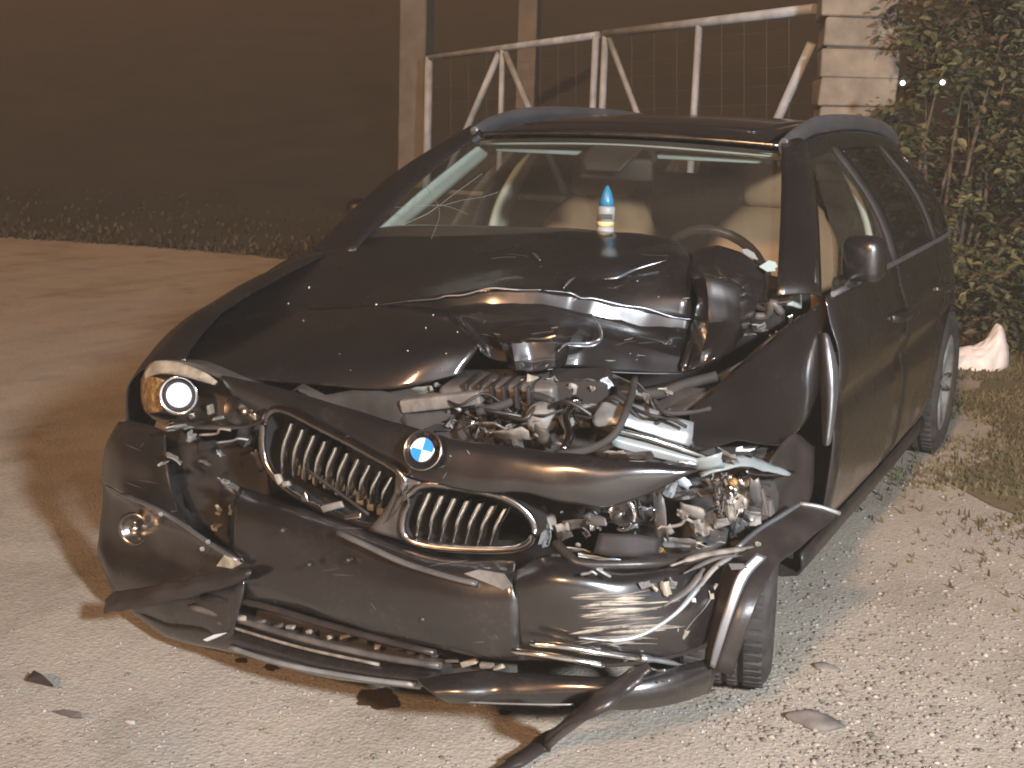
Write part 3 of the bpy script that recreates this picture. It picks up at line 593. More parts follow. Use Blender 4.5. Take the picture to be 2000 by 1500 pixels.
# ---- wheels
def tyre(c, ax, nm='wheel'):
    c = Vector(c); ax = Vector(ax).normalized(); t = empty(nm, c)
    prof = [(.215, -.095), (.232, -.108), (.275, -.114), (.302, -.104), (.316, -.085), (.3185, -.06), (.3185, -.045), (.311, -.044), (.311, -.034), (.319, -.033), (.319, -.006), (.311, -.005), (.311, .005), (.319, .006), (.319, .033), (.311, .034), (.311, .044), (.3185, .045), (.3185, .06), (.316, .085), (.302, .104), (.275, .114), (.232, .108), (.215, .095)]
    b = MB(); b.lathe(prof, c, ax, 48, cap=False); ty = b.build('tyre', 'tyre', car)
    # tread blocks across the shoulder
    b = MB(); a = ax.orthogonal().normalized(); bb = ax.cross(a)
    for k in range(60):
        an = 2*math.pi*k/60; rd = a*math.cos(an)+bb*math.sin(an); tg = -a*math.sin(an)+bb*math.cos(an)
        for h, w in ((-.072, .022), (.072, .022), (-.02, .011), (.02, .011)):
            e = rd*.3205; b.add([c+ax*(h-w)+e-tg*.012, c+ax*(h+w)+e-tg*.010+tg*.004, c+ax*(h+w)+e+tg*.012, c+ax*(h-w)+e+tg*.008,
                                 c+ax*(h-w)+rd*.312-tg*.012, c+ax*(h+w)+rd*.312-tg*.010, c+ax*(h+w)+rd*.312+tg*.012, c+ax*(h-w)+rd*.312+tg*.010], [(0, 1, 2, 3), (0, 4, 5, 1), (1, 5, 6, 2), (2, 6, 7, 3), (3, 7, 4, 0)], False)
    b.build('tread', 'tyre', ty, kind='stuff')
    b = MB(); b.lathe([(.225, .092), (.218, .098), (.205, .088), (.195, .03), (.19, -.09)], c, ax, 40, cap=False)
    b.lathe([(.03, .055), (.042, .075), (.03, .08)], c, ax, 16)
    for k in range(5):
        for dd in (-.16, .16):
            an = 2*math.pi*k/5+dd; an2 = 2*math.pi*k/5+dd*.5; p = c+ax*.07+(a*math.cos(an2)+bb*math.sin(an2))*.03; q_ = c+ax*.085+(a*math.cos(an)+bb*math.sin(an))*.21
            b.tube([p, q_], [.016, .013], 6, 1)
    b.build('rim', 'alloy', ty); bpy.data.objects.remove(t)
tyre((.03, .775, .318), (-.24, 1, 0.03)); tyre((-2.81, .785, .318), (0, 1, 0)); tyre((.03, -.775, .318), (0, -1, 0)); tyre((-2.81, -.785, .318), (0, -1, 0))
for cx in (0.03, -2.81):
    for s in (1, -1):
        b = MB(); b.patch([[(cx+.37*math.cos(a), s*.60, .315+.37*math.sin(a)) for a in [k*math.pi/8-.15 for k in range(10)]], [(cx+.36*math.cos(a), s*.85, .315+.36*math.sin(a)) for a in [k*math.pi/8-.15 for k in range(10)]]], 3, 3); b.build('arch_liner', 'black', car, solid=.004)

# ---- right front fender (whole)
b = MB(); b.patch([[(-.495, -.735, 1.0), (-.495, -.80, .99), (-.495, -.858, .93), (-.495, -.888, .82), (-.495, -.895, .68), (-.45, -.89, .45), (-.42, -.85, .25)],
    [(-.25, -.73, .965), (-.25, -.80, .960), (-.25, -.875, .89), (-.25, -.90, .80), (-.25, -.905, .72), (-.25, -.905, .66), (-.25, -.90, .60)],
    [(.02, -.715, .915), (.02, -.80, .91), (.02, -.885, .84), (.02, -.91, .77), (.02, -.915, .72), (.02, -.915, .69), (.02, -.91, .67)],
    [(.28, -.69, .855), (.28, -.78, .845), (.28, -.87, .79), (.28, -.905, .73), (.28, -.91, .67), (.28, -.91, .61), (.28, -.90, .58)],
    [(.45, -.65, .79), (.44, -.73, .785), (.42, -.83, .74), (.41, -.885, .68), (.40, -.90, .60), (.40, -.90, .5), (.40, -.89, .42)],
    [(.52, -.62, .76), (.51, -.70, .75), (.49, -.80, .71), (.47, -.87, .65), (.46, -.89, .58), (.46, -.89, .5), (.46, -.88, .42)]], 4, 5, wr=.004, wf=5); b.build('front_fender', 'paint', car, solid=.005)

# ---- hood: crumpled sheet in several folds
H = MB()
H.patch(AX([
    [(672, 470, -.53), (765, 455, -.53), (880, 453, -.51), (1000, 456, -.50), (1130, 462, -.49), (1250, 472, -.48), (1310, 482, -.45), (1345, 500, -.40)],
    [(668, 464, -.50), (760, 444, -.50), (880, 442, -.48), (1000, 445, -.47), (1130, 450, -.46), (1250, 461, -.45), (1310, 470, -.42), (1345, 488, -.37)],
    [(560, 508, -.28), (690, 498, -.28), (830, 496, -.28), (1000, 497, -.27), (1130, 503, -.26), (1240, 512, -.25), (1310, 520, -.22), (1350, 535, -.25)],
    [(485, 560, -.08), (620, 556, -.07), (770, 556, -.06), (900, 545, -.08), (1010, 535, -.10), (1120, 545, -.11), (1240, 560, -.12), (1350, 580, -.16)],
    [(432, 610, .07), (590, 604, .09), (740, 597, .11), (870, 581, .13), (960, 566, .10), (1060, 569, .05), (1190, 591, -.05), (1352, 626, -.15)]]), 6, 6, wr=.012, wf=4.5, seed=1, nv_fn=lambda p: max(0, min(1, (p.y+.12)*1.8)))
H.patch(AX([
    [(432, 610, .07), (590, 604, .09), (740, 597, .11), (815, 600, .13), (878, 609, .17)],
    [(388, 652, .24), (560, 650, .285), (720, 646, .30), (825, 642, .305), (908, 640, .28)],
    [(348, 693, .42), (540, 696, .43), (700, 698, .435), (830, 690, .415), (935, 672, .345)],
    [(322, 716, .50), (460, 731, .505), (640, 746, .495), (780, 750, .475), (905, 722, .395)],
    [(324, 722, .50), (462, 738, .50), (640, 754, .488), (780, 757, .468), (910, 728, .39)]]), 6, 6)
H.patch(AX([
    [(740, 597, .11), (870, 581, .13), (960, 566, .10), (1060, 569, .05), (1115, 576, .015), (1160, 586, -.03), (1260, 605, -.10), (1352, 626, -.15)],
    [(790, 601, .12), (874, 602, .142), (962, 594, .112), (1060, 594, .062), (1112, 604, .027), (1152, 614, -.018), (1252, 634, -.088), (1349, 644, -.14)],
    [(846, 606, .14), (882, 607, .15), (962, 605, .13), (1060, 605, .085), (1110, 612, .045), (1160, 622, .0), (1250, 641, -.07), (1347, 654, -.125)],
    [(878, 609, .17), (905, 616, .18), (972, 628, .20), (1060, 626, .18), (1116, 634, .14), (1178, 640, .08), (1256, 660, .01), (1343, 690, -.05)],
    [(900, 634, .25), (925, 640, .24), (985, 650, .25), (1070, 644, .235), (1130, 655, .205), (1190, 664, .13), (1262, 682, .05), (1339, 702, -.02)],
    [(930, 668, .32), (945, 672, .30), (1000, 690, .27), (1080, 690, .255), (1135, 690, .222), (1195, 690, .142), (1266, 708, .06), (1336, 716, -.01)],
    [(938, 688, .32), (958, 700, .30), (1010, 712, .27), (1080, 716, .265), (1130, 716, .235), (1190, 724, .155), (1268, 728, .07), (1332, 729, .0)]]), 5, 5, wr=.004, wf=12, seed=3, k=.45)
H.patch(AX([
    [(964, 652, .28), (988, 640, .27), (1030, 631, .26), (1085, 632, .26), (1132, 642, .25)],
    [(972, 664, .33), (992, 664, .36), (1032, 662, .375), (1085, 656, .35), (1116, 655, .31)],
    [(980, 672, .34), (1000, 672, .392), (1034, 670, .365), (1082, 668, .350), (1112, 668, .31)],
    [(990, 700, .325), (1006, 706, .404), (1036, 704, .377), (1084, 700, .352), (1108, 696, .31)],
    [(994, 716, .30), (1010, 724, .395), (1038, 725, .37), (1084, 720, .345), (1104, 712, .30)]]), 5, 5, wr=.004, wf=22, seed=4, k=.4)
H.patch(AX([
    [(1345, 500, -.37), (1370, 486, -.36), (1402, 480, -.35), (1445, 494, -.36), (1490, 520, -.38)],
    [(1338, 520, -.30), (1362, 520, -.24), (1395, 520, -.23), (1440, 535, -.29), (1495, 552, -.36)],
    [(1352, 548, -.17), (1378, 542, -.108), (1408, 548, -.125), (1446, 562, -.155), (1490, 580, -.32)],
    [(1362, 585, -.14), (1384, 582, -.090), (1416, 588, -.110), (1444, 604, -.135), (1470, 615, -.26)],
    [(1352, 628, -.14), (1385, 632, -.066), (1420, 628, -.088), (1444, 636, -.112), (1458, 645, -.22)],
    [(1343, 690, -.04), (1372, 688, .05), (1402, 672, .0), (1432, 662, -.08), (1442, 664, -.14)],
    [(1330, 728, .01), (1362, 722, .05), (1396, 702, .05), (1426, 682, -.05), (1434, 682, -.10)]]), 6, 6, wr=.004, wf=12, seed=5, k=.5)
hood = H.build('hood', 'paint', car, solid=.004, sharp=28, label='dark hood folded and torn at its front edge')
for pts_, r_ in (([(742, 597, .115), (800, 590, .125), (850, 586, .14), (872, 580, .136), (905, 578, .125), (958, 565, .107), (1010, 568, .082), (1058, 568, .058)], .0035), ([(1062, 569, .055), (1112, 574, .022), (1135, 584, .0), (1160, 585, -.024), (1215, 598, -.062), (1260, 604, -.094), (1310, 620, -.122), (1350, 626, -.145)], .0042), ([(878, 610, .175), (892, 630, .235), (908, 648, .275), (932, 672, .335), (946, 688, .345)], .011), ([(1105, 676, .345), (1150, 678, .30), (1170, 668, .27), (1172, 648, .18), (1156, 614, .0)], .0045), ([(1330, 729, .02), (1338, 706, .0), (1346, 684, -.03), (1350, 660, -.09)], .010), ([(1115, 722, .25), (1190, 728, .165), (1268, 731, .08), (1332, 731, .01)], .0022)):
    b = MB(); b.tube([A(u, v, x=x)+Vector((.008, .004, .004)) for u, v, x in pts_], [r_*.35, r_, r_, r_, r_*.4], 8, 6, flat=.7); b.build('rolled_edge', 'paint' if r_ > .009 else 'satin', hood)
b = MB()
for pts_ in ([(1100, 567, .01), (1112, 553, -.02), (1124, 545, -.05)], [(1175, 548, -.10), (1205, 546, -.11), (1240, 530, -.17), (1300, 512, -.22)], [(1040, 497, -.25), (1055, 512, -.2)], [(1090, 690, .385), (1108, 675, .35), (1148, 674, .30), (1172, 664, .29), (1172, 640, .2)]):
    b = MB(); b.tube([A(u, v, x=x)+Vector((.006, .003, .006)) for u, v, x in pts_], [.001, .0035, .004, .003, .001], 6, 5); b.build('bare_crease', 'satin', hood)

# ---- left front fender, torn off its arch
b = MB(); b.patch(AX([
    [(1600, 590, -.44), (1520, 655, -.18), (1440, 722, .06), (1385, 772, .24), (1348, 808, .36)],
    [(1604, 640, -.42), (1535, 720, -.14), (1455, 775, .12), (1390, 820, .28), (1346, 842, .39)],
    [(1602, 720, -.40), (1560, 790, -.18), (1500, 845, .08), (1420, 848, .28), (1345, 874, .40)],
    [(1598, 770, -.40), (1568, 825, -.20), (1520, 868, .06), (1440, 862, .26), (1350, 882, .39)]]), 6, 5, wr=.008, wf=6, seed=6); b.build('front_fender', 'paint', car, solid=.005, label='left front fender with a torn lower edge')
b = MB(); b.patch(AX([
    [(1575, 612, -.42), (1500, 668, -.18), (1420, 735, .06), (1370, 785, .22), (1330, 812, .32)],
    [(1545, 640, -.40), (1465, 690, -.18), (1385, 745, .02), (1330, 785, .18), (1295, 800, .28)],
    [(1530, 680, -.38), (1440, 725, -.16), (1360, 770, .03), (1310, 800, .18), (1280, 815, .28)]]), 5, 4, wr=.012, wf=9, seed=7); b.build('inner_wing', 'greyplastic', car, solid=.005)
b = MB(); b.patch(AX([
    [(1598, 655, -.43), (1600, 720, -.42), (1604, 790, -.40), (1608, 865, -.38)],
    [(1612, 652, -.40), (1622, 715, -.37), (1624, 790, -.36), (1616, 868, -.36)],
    [(1618, 660, -.43), (1636, 720, -.43), (1634, 790, -.42), (1622, 862, -.41)]]), 5, 5, wr=.008, wf=14); b.build('fender_edge', 'satin', car, solid=.005, label='bent bare metal edge of the left fender')

# ---- nose panel with the badge
N_ = MB(); N_.patch(AX([
    [(432, 735, .585), (500, 748, .61), (590, 772, .64), (700, 805, .67), (830, 845, .69), (950, 868, .69), (1090, 885, .67), (1230, 900, .63), (1358, 916, .56)],
    [(434, 740, .60), (503, 756, .63), (596, 782, .665), (708, 822, .70), (830, 862, .72), (945, 885, .72), (1085, 905, .70), (1220, 920, .66), (1359, 917, .57)],
    [(455, 770, .61), (518, 780, .645), (614, 812, .685), (724, 866, .725), (828, 898, .74), (935, 922, .74), (1075, 942, .715), (1205, 955, .67), (1360, 918, .575)],
    [(492, 802, .61), (530, 802, .645), (634, 842, .69), (748, 906, .73), (815, 938, .745), (900, 952, .745), (1050, 968, .72), (1190, 990, .67), (1361, 920, .57)]]), 6, 5, wr=.007, wf=10, seed=8, nv_fn=lambda p: .25 if p.y < .15 else 1.0)
nose = N_.build('nose_panel', 'paint', car, solid=.005, label='bent nose panel that carries the round badge')
b = MB(); b.patch(AX([[(775, 925, .745), (800, 935, .752), (822, 942, .752)], [(770, 965, .75), (790, 985, .756), (806, 962, .755)], [(745, 1005, .75), (780, 1020, .756), (790, 1000, .756)], [(720, 1035, .745), (770, 1050, .752), (788, 1055, .752)]]), 4, 4); b.build('centre_bar', 'greyplastic', nose, solid=.006)
# badge
bc = A(826, 879, x=.765); bn = (Vector((1, .10, .42))).normalized(); bq = bn.to_track_quat('Z', 'Y')
b = MB(); b.lathe([(.046, -.012), (.046, .0), (.0435, .0035), (.040, .002), (.040, 0)], bc, bn, 40); bd = b.build('badge', 'badgeblack', car)
b = MB(); b.tube([bc+bn*.001+bq @ Vector((.0445*math.cos(a), .0445*math.sin(a), 0)) for a in [k*math.pi/12 for k in range(24)]], .0022, 6, 2, closed=True); b.tube([bc+bn*.0035+bq @ Vector((.0275*math.cos(a), .0275*math.sin(a), 0)) for a in [k*math.pi/12 for k in range(24)]], .0013, 6, 2, closed=True); b.build('badge_ring', 'chrome', bd)
bx_ = bn.cross(Vector((0, 0, 1))).normalized()*-1; by_ = bn.cross(bx_)  # right, up on the badge face
if by_.z < 0: by_ = -by_
roll_ = .12; bx_, by_ = bx_*math.cos(roll_)-by_*math.sin(roll_), by_*math.cos(roll_)+bx_*math.sin(roll_)
for k in range(4):
    b = MB(); arc = [bc+bn*.0045] + [bc+bn*.0045+bx_*(.0268*math.cos(a))+by_*(.0268*math.sin(a)) for a in [math.pi/2*k+j*math.pi/16 for j in range(9)]]
    b.add(arc, [tuple(range(10))], False); b.build('badge_quarter', 'badgeblue' if k in (0, 2) else 'badgewhite', bd)
for ch, an in (('B', 140), ('M', 90), ('W', 40)):
    tcu = bpy.data.curves.new('t', 'FONT'); tcu.body = ch; tcu.size = .015; tcu.align_x = 'CENTER'; tcu.align_y = 'CENTER'; to = bpy.data.objects.new('t', tcu); COL.objects.link(to)
    me = bpy.data.meshes.new_from_object(to.evaluated_get(bpy.context.evaluated_depsgraph_get())); bpy.data.objects.remove(to)
    a = R(an); pos = bc+bn*.0048+bx_*(.034*math.cos(a))+by_*(.034*math.sin(a)); t_ = a-math.pi/2; ex = bx_*math.cos(t_)+by_*math.sin(t_); ey = by_*math.cos(t_)-bx_*math.sin(t_)
    for v in me.vertices: v.co = pos+ex*v.co.x+ey*v.co.y
    me.materials.clear(); me.materials.append(M['chrome']); o = bpy.data.objects.new('badge_letter', me); COL.objects.link(o); o.parent = bd

# ---- kidney grilles
def kidney(outline, xf, slats, lab):
    P = [A(u, v, x=xf(u)) for u, v in outline]
    b = MB(); b.tube(P, .0075, 8, 4, closed=True, flat=1.3); k = b.build('kidney_grille', 'darkchrome', car, label=lab)
    cx = sum((p for p in P), Vector())/len(P)
    b = MB(); b.patch([[p+Vector((0, 0, 0)) for p in P+[P[0]]], [cx+(p-cx)*.97+Vector((-.075, 0, 0)) for p in P+[P[0]]]], 4, 3); b.build('grille_wall', 'black', k)
    for (ua, va), (ub, vb) in slats:
        p, q_ = A(ua, va, x=xf(ua)+.004), A(ub, vb, x=xf(ub)-.004); m_ = p.lerp(q_, .45)+Vector((.016, 0, 0))
        b = MB(); g = []
        for i, pt in enumerate(crline([p, m_, q_], 4)):
            f = i/8; w = .0048*(1-.35*f); g.append([pt+Vector((-.03, -w, 0)), pt+Vector((-.004, -w, 0)), pt+Vector((.0, 0, 0)), pt+Vector((-.004, w, 0)), pt+Vector((-.03, w, 0))])
        b.grid(g); b.build('slat', 'chrome', k)
kidney([(512, 855), (522, 812), (552, 800), (630, 838), (710, 880), (785, 928), (780, 978), (752, 1022), (715, 1027), (640, 1000), (560, 955), (520, 905)], lambda u: .675+(u-520)/260*.08,
       [((566+i*21.8, 828+i*11.6), (549+i*21.6, 925+i*7.6)) for i in range(10)], 'wide kidney grille on the less damaged side')
kidney([(785, 1035), (800, 968), (832, 946), (900, 953), (985, 972), (1035, 1010), (1042, 1048), (1005, 1072), (900, 1073), (815, 1062)], lambda u: .755-(u-800)/250*.07,
       [((835+i*25, 964+i*5), (812+i*24, 1052+i*2.5)) for i in range(7)], 'narrow crushed kidney grille right of the badge')
for (u, v, w, h) in ((597, 925, 16, 26), (618, 935, 14, 22), (640, 945, 16, 22), (662, 952, 15, 28), (683, 960, 14, 26), (705, 972, 17, 30), (726, 985, 15, 26), (745, 995, 15, 22)):
    b = MB(); c = A(u, v, x=.63+(u-520)/260*.06); b.box(c, (.02, w*.0012, h*.0012), (0, .1, .1), bev=.25, jit=.002); b.build('radiator_fragment', 'cream', car)
b = MB(); b.tube([A(600, 918, x=.71), A(665, 965, x=.73), A(720, 1005, x=.745)], .004, 6, 4); b.build('grille_crossbar', 'black', car)
for (u, v, w, h, m_) in ((545, 935, 14, 26, 'cream'), (595, 970, 20, 26, 'darkchrome'), (560, 945, 22, 14, 'alloy'), (650, 990, 60, 16, 'alloy'), (690, 1010, 50, 12, 'chrome')):
    b = MB(); b.box(A(u, v, x=.69+(u-520)/260*.06), (.012, w*.001, h*.001), (.35, 0, .1), bev=.3, jit=.003); b.build('grille_shard', m_, car)

# ---- right headlamp (still whole)
hl = MB(); hx = lambda u: .50+(u-275)/245*.13
ho = [(275, 745), (292, 712), (340, 706), (415, 732), (480, 768), (520, 795), (505, 828), (440, 838), (340, 832), (285, 805)]
P = [A(u, v, x=hx(u)) for u, v in ho]; cx = sum(P, Vector())/len(P)
hl.patch([[p for p in P+[P[0]]], [cx+(p-cx)*.9+Vector((-.10, .02, 0)) for p in P+[P[0]]]], 3, 3); back = [cx+(p-cx)*.9+Vector((-.10, .02, 0)) for p in P]; hl.add(back, [tuple(range(len(back)))])
hr = hl.build('headlamp', 'greyplastic', car, solid=.004, label='right headlamp with a bright projector lens')
b = MB(); b.patch([[A(285, 728, x=.53), A(300, 708, x=.53), A(345, 708, x=.55), A(400, 728, x=.57), A(425, 745, x=.58)], [A(282, 742, x=.53), A(310, 730, x=.56), A(350, 732, x=.575), A(395, 745, x=.585), A(418, 752, x=.585)]], 5, 3); b.build('lamp_brow', 'cream', hr, solid=.01)
b = MB(); b.patch([[A(277, 738, x=.525), A(300, 736, x=.55), A(322, 742, x=.55)], [A(277, 775, x=.525), A(298, 775, x=.555), A(316, 772, x=.55)], [A(284, 803, x=.525), A(300, 806, x=.55), A(320, 802, x=.55)]], 5, 5); b.build('side_reflector', 'amber', hr, solid=.006)
lc = A(349, 772, x=.555); ln = Vector((.86, .42, .10)).normalized()
b = MB(); b.lathe([(.041, -.06), (.044, -.01), (.047, .004), (.052, .006), (.053, -.002)], lc, ln, 32, cap=False); b.build('projector_ring', 'chrome', hr)
b = MB(); b.lathe([(.043, -.05), (.043, -.004), (.036, -.004)], lc, ln, 32); b.build('projector_bezel', 'black', hr)
b = MB(); b.lathe([(.034, -.004), (.032, .006), (.026, .013), (.017, .018), (.008, .0205)], lc, ln, 28); b.build('projector_lens', 'lamplens', hr)  # lens brightness comes from the material's own emission
lc2 = A(470, 800, x=.58); b = MB(); b.lathe([(.0, -.04), (.025, -.03), (.04, 0), (.042, .004)], lc2, ln, 24, cap=False); b.build('high_beam_reflector', 'darkchrome', hr)
for (u, v, w, h, m_) in ((410, 800, 12, 26, 'cream'), (378, 812, 16, 14, 'chrome'), (430, 815, 40, 8, 'silver'), (335, 826, 20, 8, 'chrome'), (500, 812, 14, 22, 'chrome')):
    b = MB(); b.box(A(u, v, x=hx(u)+.005), (.02, w*.001, h*.001), (.2, .1, .1), bev=.3, jit=.003); b.build('lamp_fragment', m_, hr)
b = MB(); C_ = cx+Vector((.02, .0, .0)); b.patch([[p for p in P+[P[0]]], [C_+(p-C_)*.55+Vector((.018, .008, .012)) for p in P+[P[0]]], [C_+(p-C_)*.05+Vector((.024, .01, .014)) for p in P+[P[0]]]], 3, 4); b.build('lamp_cover', 'lenscover', hr)

# ---- right bumper corner with the fog lamp
B_ = MB(); B_.patch(AX([
    [(232, 826, .46), (252, 822, .50), (275, 826, .53), (300, 834, .55), (322, 842, .56)],
    [(208, 868, .48), (235, 880, .545), (270, 892, .58), (305, 902, .60), (328, 912, .605)],
    [(200, 915, .49), (228, 928, .56), (268, 945, .60), (312, 962, .63), (345, 985, .645)],
    [(198, 940, .495), (232, 958, .575), (275, 978, .635), (330, 1010, .69), (375, 1032, .71)]]), 5, 5, wr=.005, wf=9, seed=9)
B_.patch(AX([
    [(198, 940, .495), (232, 958, .575), (310, 998, .67), (400, 1050, .73), (478, 1096, .76)],
    [(203, 952, .485), (242, 985, .53), (310, 1020, .60), (395, 1062, .68), (470, 1100, .74)],
    [(196, 1040, .50), (228, 1058, .53), (300, 1080, .60), (380, 1098, .68), (462, 1114, .745)],
    [(194, 1085, .52), (222, 1125, .58), (285, 1148, .65), (380, 1152, .71), (478, 1144, .765)],
    [(218, 1150, .58), (262, 1190, .63), (330, 1222, .68), (400, 1252, .73), (455, 1238, .77)],
    [(225, 1158, .56), (268, 1200, .60), (334, 1234, .66), (402, 1260, .71), (458, 1245, .75)]]), 6, 5, wr=.008, wf=9, seed=9); bco = B_.build('bumper_corner', 'paint', car, solid=.005, label='right bumper corner, split beside the fog lamp')
fc = A(262, 1033, x=.575); fn = Vector((.92, .2, .1)).normalized()
b = MB(); b.lathe([(.026, -.03), (.044, -.005), (.048, .004), (.043, .008), (.036, 0), (.02, -.016), (.004, -.02)], fc, fn, 28, cap=False); fg = b.build('fog_lamp', 'darkchrome', bco)
b = MB(); b.lathe([(.043, .003), (.036, .012), (.02, .018), (.004, .02)], fc, fn, 28, cap=False); b.build('lens', 'lenscover', fg)
b = MB(); b.lathe([(.003, -.016), (.012, -.01), (.012, .0), (.004, .007)], fc, fn, 16); b.build('bulb_cap', 'chrome', fg)
b = MB(); b.tube(AX([[(240, 966, .60), (300, 992, .675), (350, 1020, .70), (410, 1062, .745), (465, 1096, .78)]])[0], .006, 6, 4); b.build('crease_highlight', 'satin', bco)  # pale satin tube drawn as the highlight on the recess crease
for u, v in ((314, 1004), (406, 1058), (395, 1072)): b = MB(); b.box(A(u, v, x=.70 if u < 350 else .76), (.008, .010, .010), (.2, .3, .4), bev=.15); b.build('clip', 'silver', bco)
b = MB(); b.poly(AX([[(425, 1105, .775), (440, 1084, .775), (474, 1100, .785), (455, 1110, .785)]])[0], .004); b.build('torn_tab', 'cream', bco)
# dark space behind the split corner: absorber, ducts and torn fixings
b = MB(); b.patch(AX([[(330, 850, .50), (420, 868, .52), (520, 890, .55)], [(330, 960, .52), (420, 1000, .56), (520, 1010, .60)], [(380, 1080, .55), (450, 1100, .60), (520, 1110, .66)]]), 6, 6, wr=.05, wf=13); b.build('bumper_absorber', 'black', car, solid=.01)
for (u, v, w, h, r_, m_) in ((345, 835, 60, 14, .2, 'silver'), (420, 845, 70, 16, .25, 'primer'), (455, 862, 70, 14, .2, 'silver'), (375, 855, 10, 30, -.3, 'alloy'), (340, 895, 40, 7, -.6, 'primer'), (320, 905, 18, 8, .4, 'primer'), (440, 945, 22, 30, .2, 'alloy'), (455, 955, 30, 16, -.5, 'greyplastic'), (428, 1000, 16, 36, .3, 'cream'), (460, 1000, 22, 34, -.2, 'silver'), (425, 1030, 14, 14, 0, 'cream'), (470, 1035, 10, 30, .3, 'greyplastic'), (430, 885, 18, 8, -.7, 'silver'), (400, 905, 8, 24, .8, 'brownplastic'), (505, 900, 14, 50, .1, 'greyplastic')):
    shard(A(u, v, x=.63), w*.0012, h*.0012, .03, (r_, .1, .1), m_, 'torn_fixing', car, random)

# ---- bumper centre panel, where a plate would sit
b = MB(); b.patch(AX([
    [(470, 950, .66), (535, 975, .70), (660, 1018, .73), (790, 1066, .745), (900, 1092, .745), (1008, 1100, .735)],
    [(456, 990, .72), (530, 1005, .76), (660, 1042, .785), (790, 1086, .80), (900, 1114, .795), (1008, 1128, .78)],
    [(450, 1050, .735), (530, 1078, .775), (660, 1112, .81), (790, 1142, .825), (900, 1162, .82), (1012, 1172, .80)],
    [(446, 1120, .745), (545, 1152, .785), (680, 1186, .815), (800, 1210, .83), (900, 1225, .825), (1014, 1235, .80)],
    [(440, 1165, .735), (590, 1192, .775), (720, 1232, .80), (850, 1262, .815), (930, 1278, .81), (1014, 1290, .785)]]), 6, 5, wr=.005, wf=8, seed=10); bcp = b.build('bumper_centre', 'paint', car, solid=.006)
for (u, v) in ((548, 1038), (600, 1105), (676, 1096), (822, 1212)):
    b = MB(); p = A(u, v, x=.825+.00002*u); b.lathe([(.007, -.02), (.007, -.004), (.004, -.001), (.002, -.001)], p, (1, .1, .05), 10); b.build('plate_bolt', 'plastic', bcp)
b = MB(); b.tube(AX([[(660, 1040, .815), (720, 1068, .825), (790, 1100, .83), (880, 1128, .825), (930, 1140, .82)]])[0], .010, 6, 4, flat=.6); b.build('panel_edge', 'greyplastic', bcp)
b = MB(); b.poly(AX([[(875, 1128, .80), (935, 1112, .80), (985, 1120, .80), (1002, 1145, .80), (960, 1158, .80), (915, 1142, .80)]])[0], .004); b.build('bare_patch', 'alloy', bcp)

# ---- left bumper skin, scraped
b = MB(); b.patch(AX([
    [(1005, 1118, .765), (1070, 1085, .72), (1130, 1092, .70), (1220, 1104, .65), (1300, 1098, .59), (1362, 1082, .52)],
    [(1003, 1135, .79), (1075, 1120, .783), (1145, 1125, .758), (1225, 1130, .705), (1305, 1118, .63), (1372, 1098, .53)],
    [(1004, 1158, .80), (1080, 1155, .795), (1150, 1160, .77), (1230, 1160, .72), (1310, 1142, .64), (1380, 1112, .54)],
    [(1006, 1205, .80), (1082, 1205, .79), (1152, 1210, .77), (1232, 1205, .725), (1312, 1182, .655), (1390, 1142, .55)],
    [(1010, 1250, .79), (1084, 1255, .78), (1160, 1262, .76), (1240, 1255, .72), (1322, 1230, .65), (1400, 1182, .55)],
    [(1015, 1288, .765), (1090, 1292, .755), (1170, 1300, .735), (1250, 1298, .69), (1332, 1280, .62), (1392, 1262, .55)]]), 6, 5, wr=.005, wf=8, seed=11); bsk = b.build('bumper_skin', 'paint', car, solid=.005, label='left bumper skin with pale scrapes')
def bx3(u, v):  # depth of the bumper skin near a photograph position
    return .818 - .0000042*max(0, u-1000)**1.85 - .00025*max(0, v-1215)*.5
rn = random.Random(5)
for pts_, r_, m_ in (([(1130, 1245), (1200, 1250), (1260, 1235), (1320, 1195), (1360, 1150), (1380, 1125)], .010, 'silver'), ([(1320, 1255), (1345, 1215), (1375, 1180), (1400, 1140)], .009, 'primer'), ([(1310, 1105), (1370, 1085), (1430, 1075), (1470, 1068)], .010, 'primer'), ([(1335, 1120), (1400, 1090), (1450, 1085)], .007, 'greyplastic'), ([(1350, 1165), (1395, 1110), (1440, 1080)], .008, 'alloy'), ([(1295, 1185), (1345, 1150), (1375, 1110)], .010, 'greyplastic')):
    b = MB(); b.tube([A(u, v, x=bx3(u, v)+.015-.0002*max(0, u-1300)) for u, v in pts_], [r_*.4, r_, r_, r_*.5], 6, 5, flat=.6); b.build('torn_strip', m_, bsk)
for (u, v, w, h, m_) in ((1150, 1122, 26, 14, 'silver'), (1180, 1118, 30, 8, 'silver'), (1260, 1142, 24, 12, 'silver'), (1278, 1148, 16, 12, 'cream'), (1300, 1150, 16, 26, 'cream'), (1312, 1140, 18, 20, 'silver'), (1390, 1165, 8, 24, 'cream'), (1355, 1172, 8, 8, 'badgewhite'), (1335, 1240, 10, 26, 'cream'), (1320, 1232, 8, 22, 'primer'), (1225, 1290, 14, 8, 'silver'), (1282, 1310, 26, 6, 'silver')):
    shard(A(u, v, x=bx3(u, v)+.014), w*.0011, h*.0011, .006, (rn.uniform(-.5, .5), rn.uniform(-.3, .3), rn.uniform(-.3, .3)), m_, 'paint_flake', bsk, rn)
for pts_ in ([(1036, 1256), (1100, 1262), (1180, 1276), (1250, 1285)], [(1000, 1271), (1060, 1278), (1130, 1290), (1180, 1300)]):
    b = MB(); b.tube([A(u, v, x=bx3(u, v)+.018) for u, v in pts_], .0085, 8, 5, flat=.8); b.build('bright_trim', 'chrome', bsk)
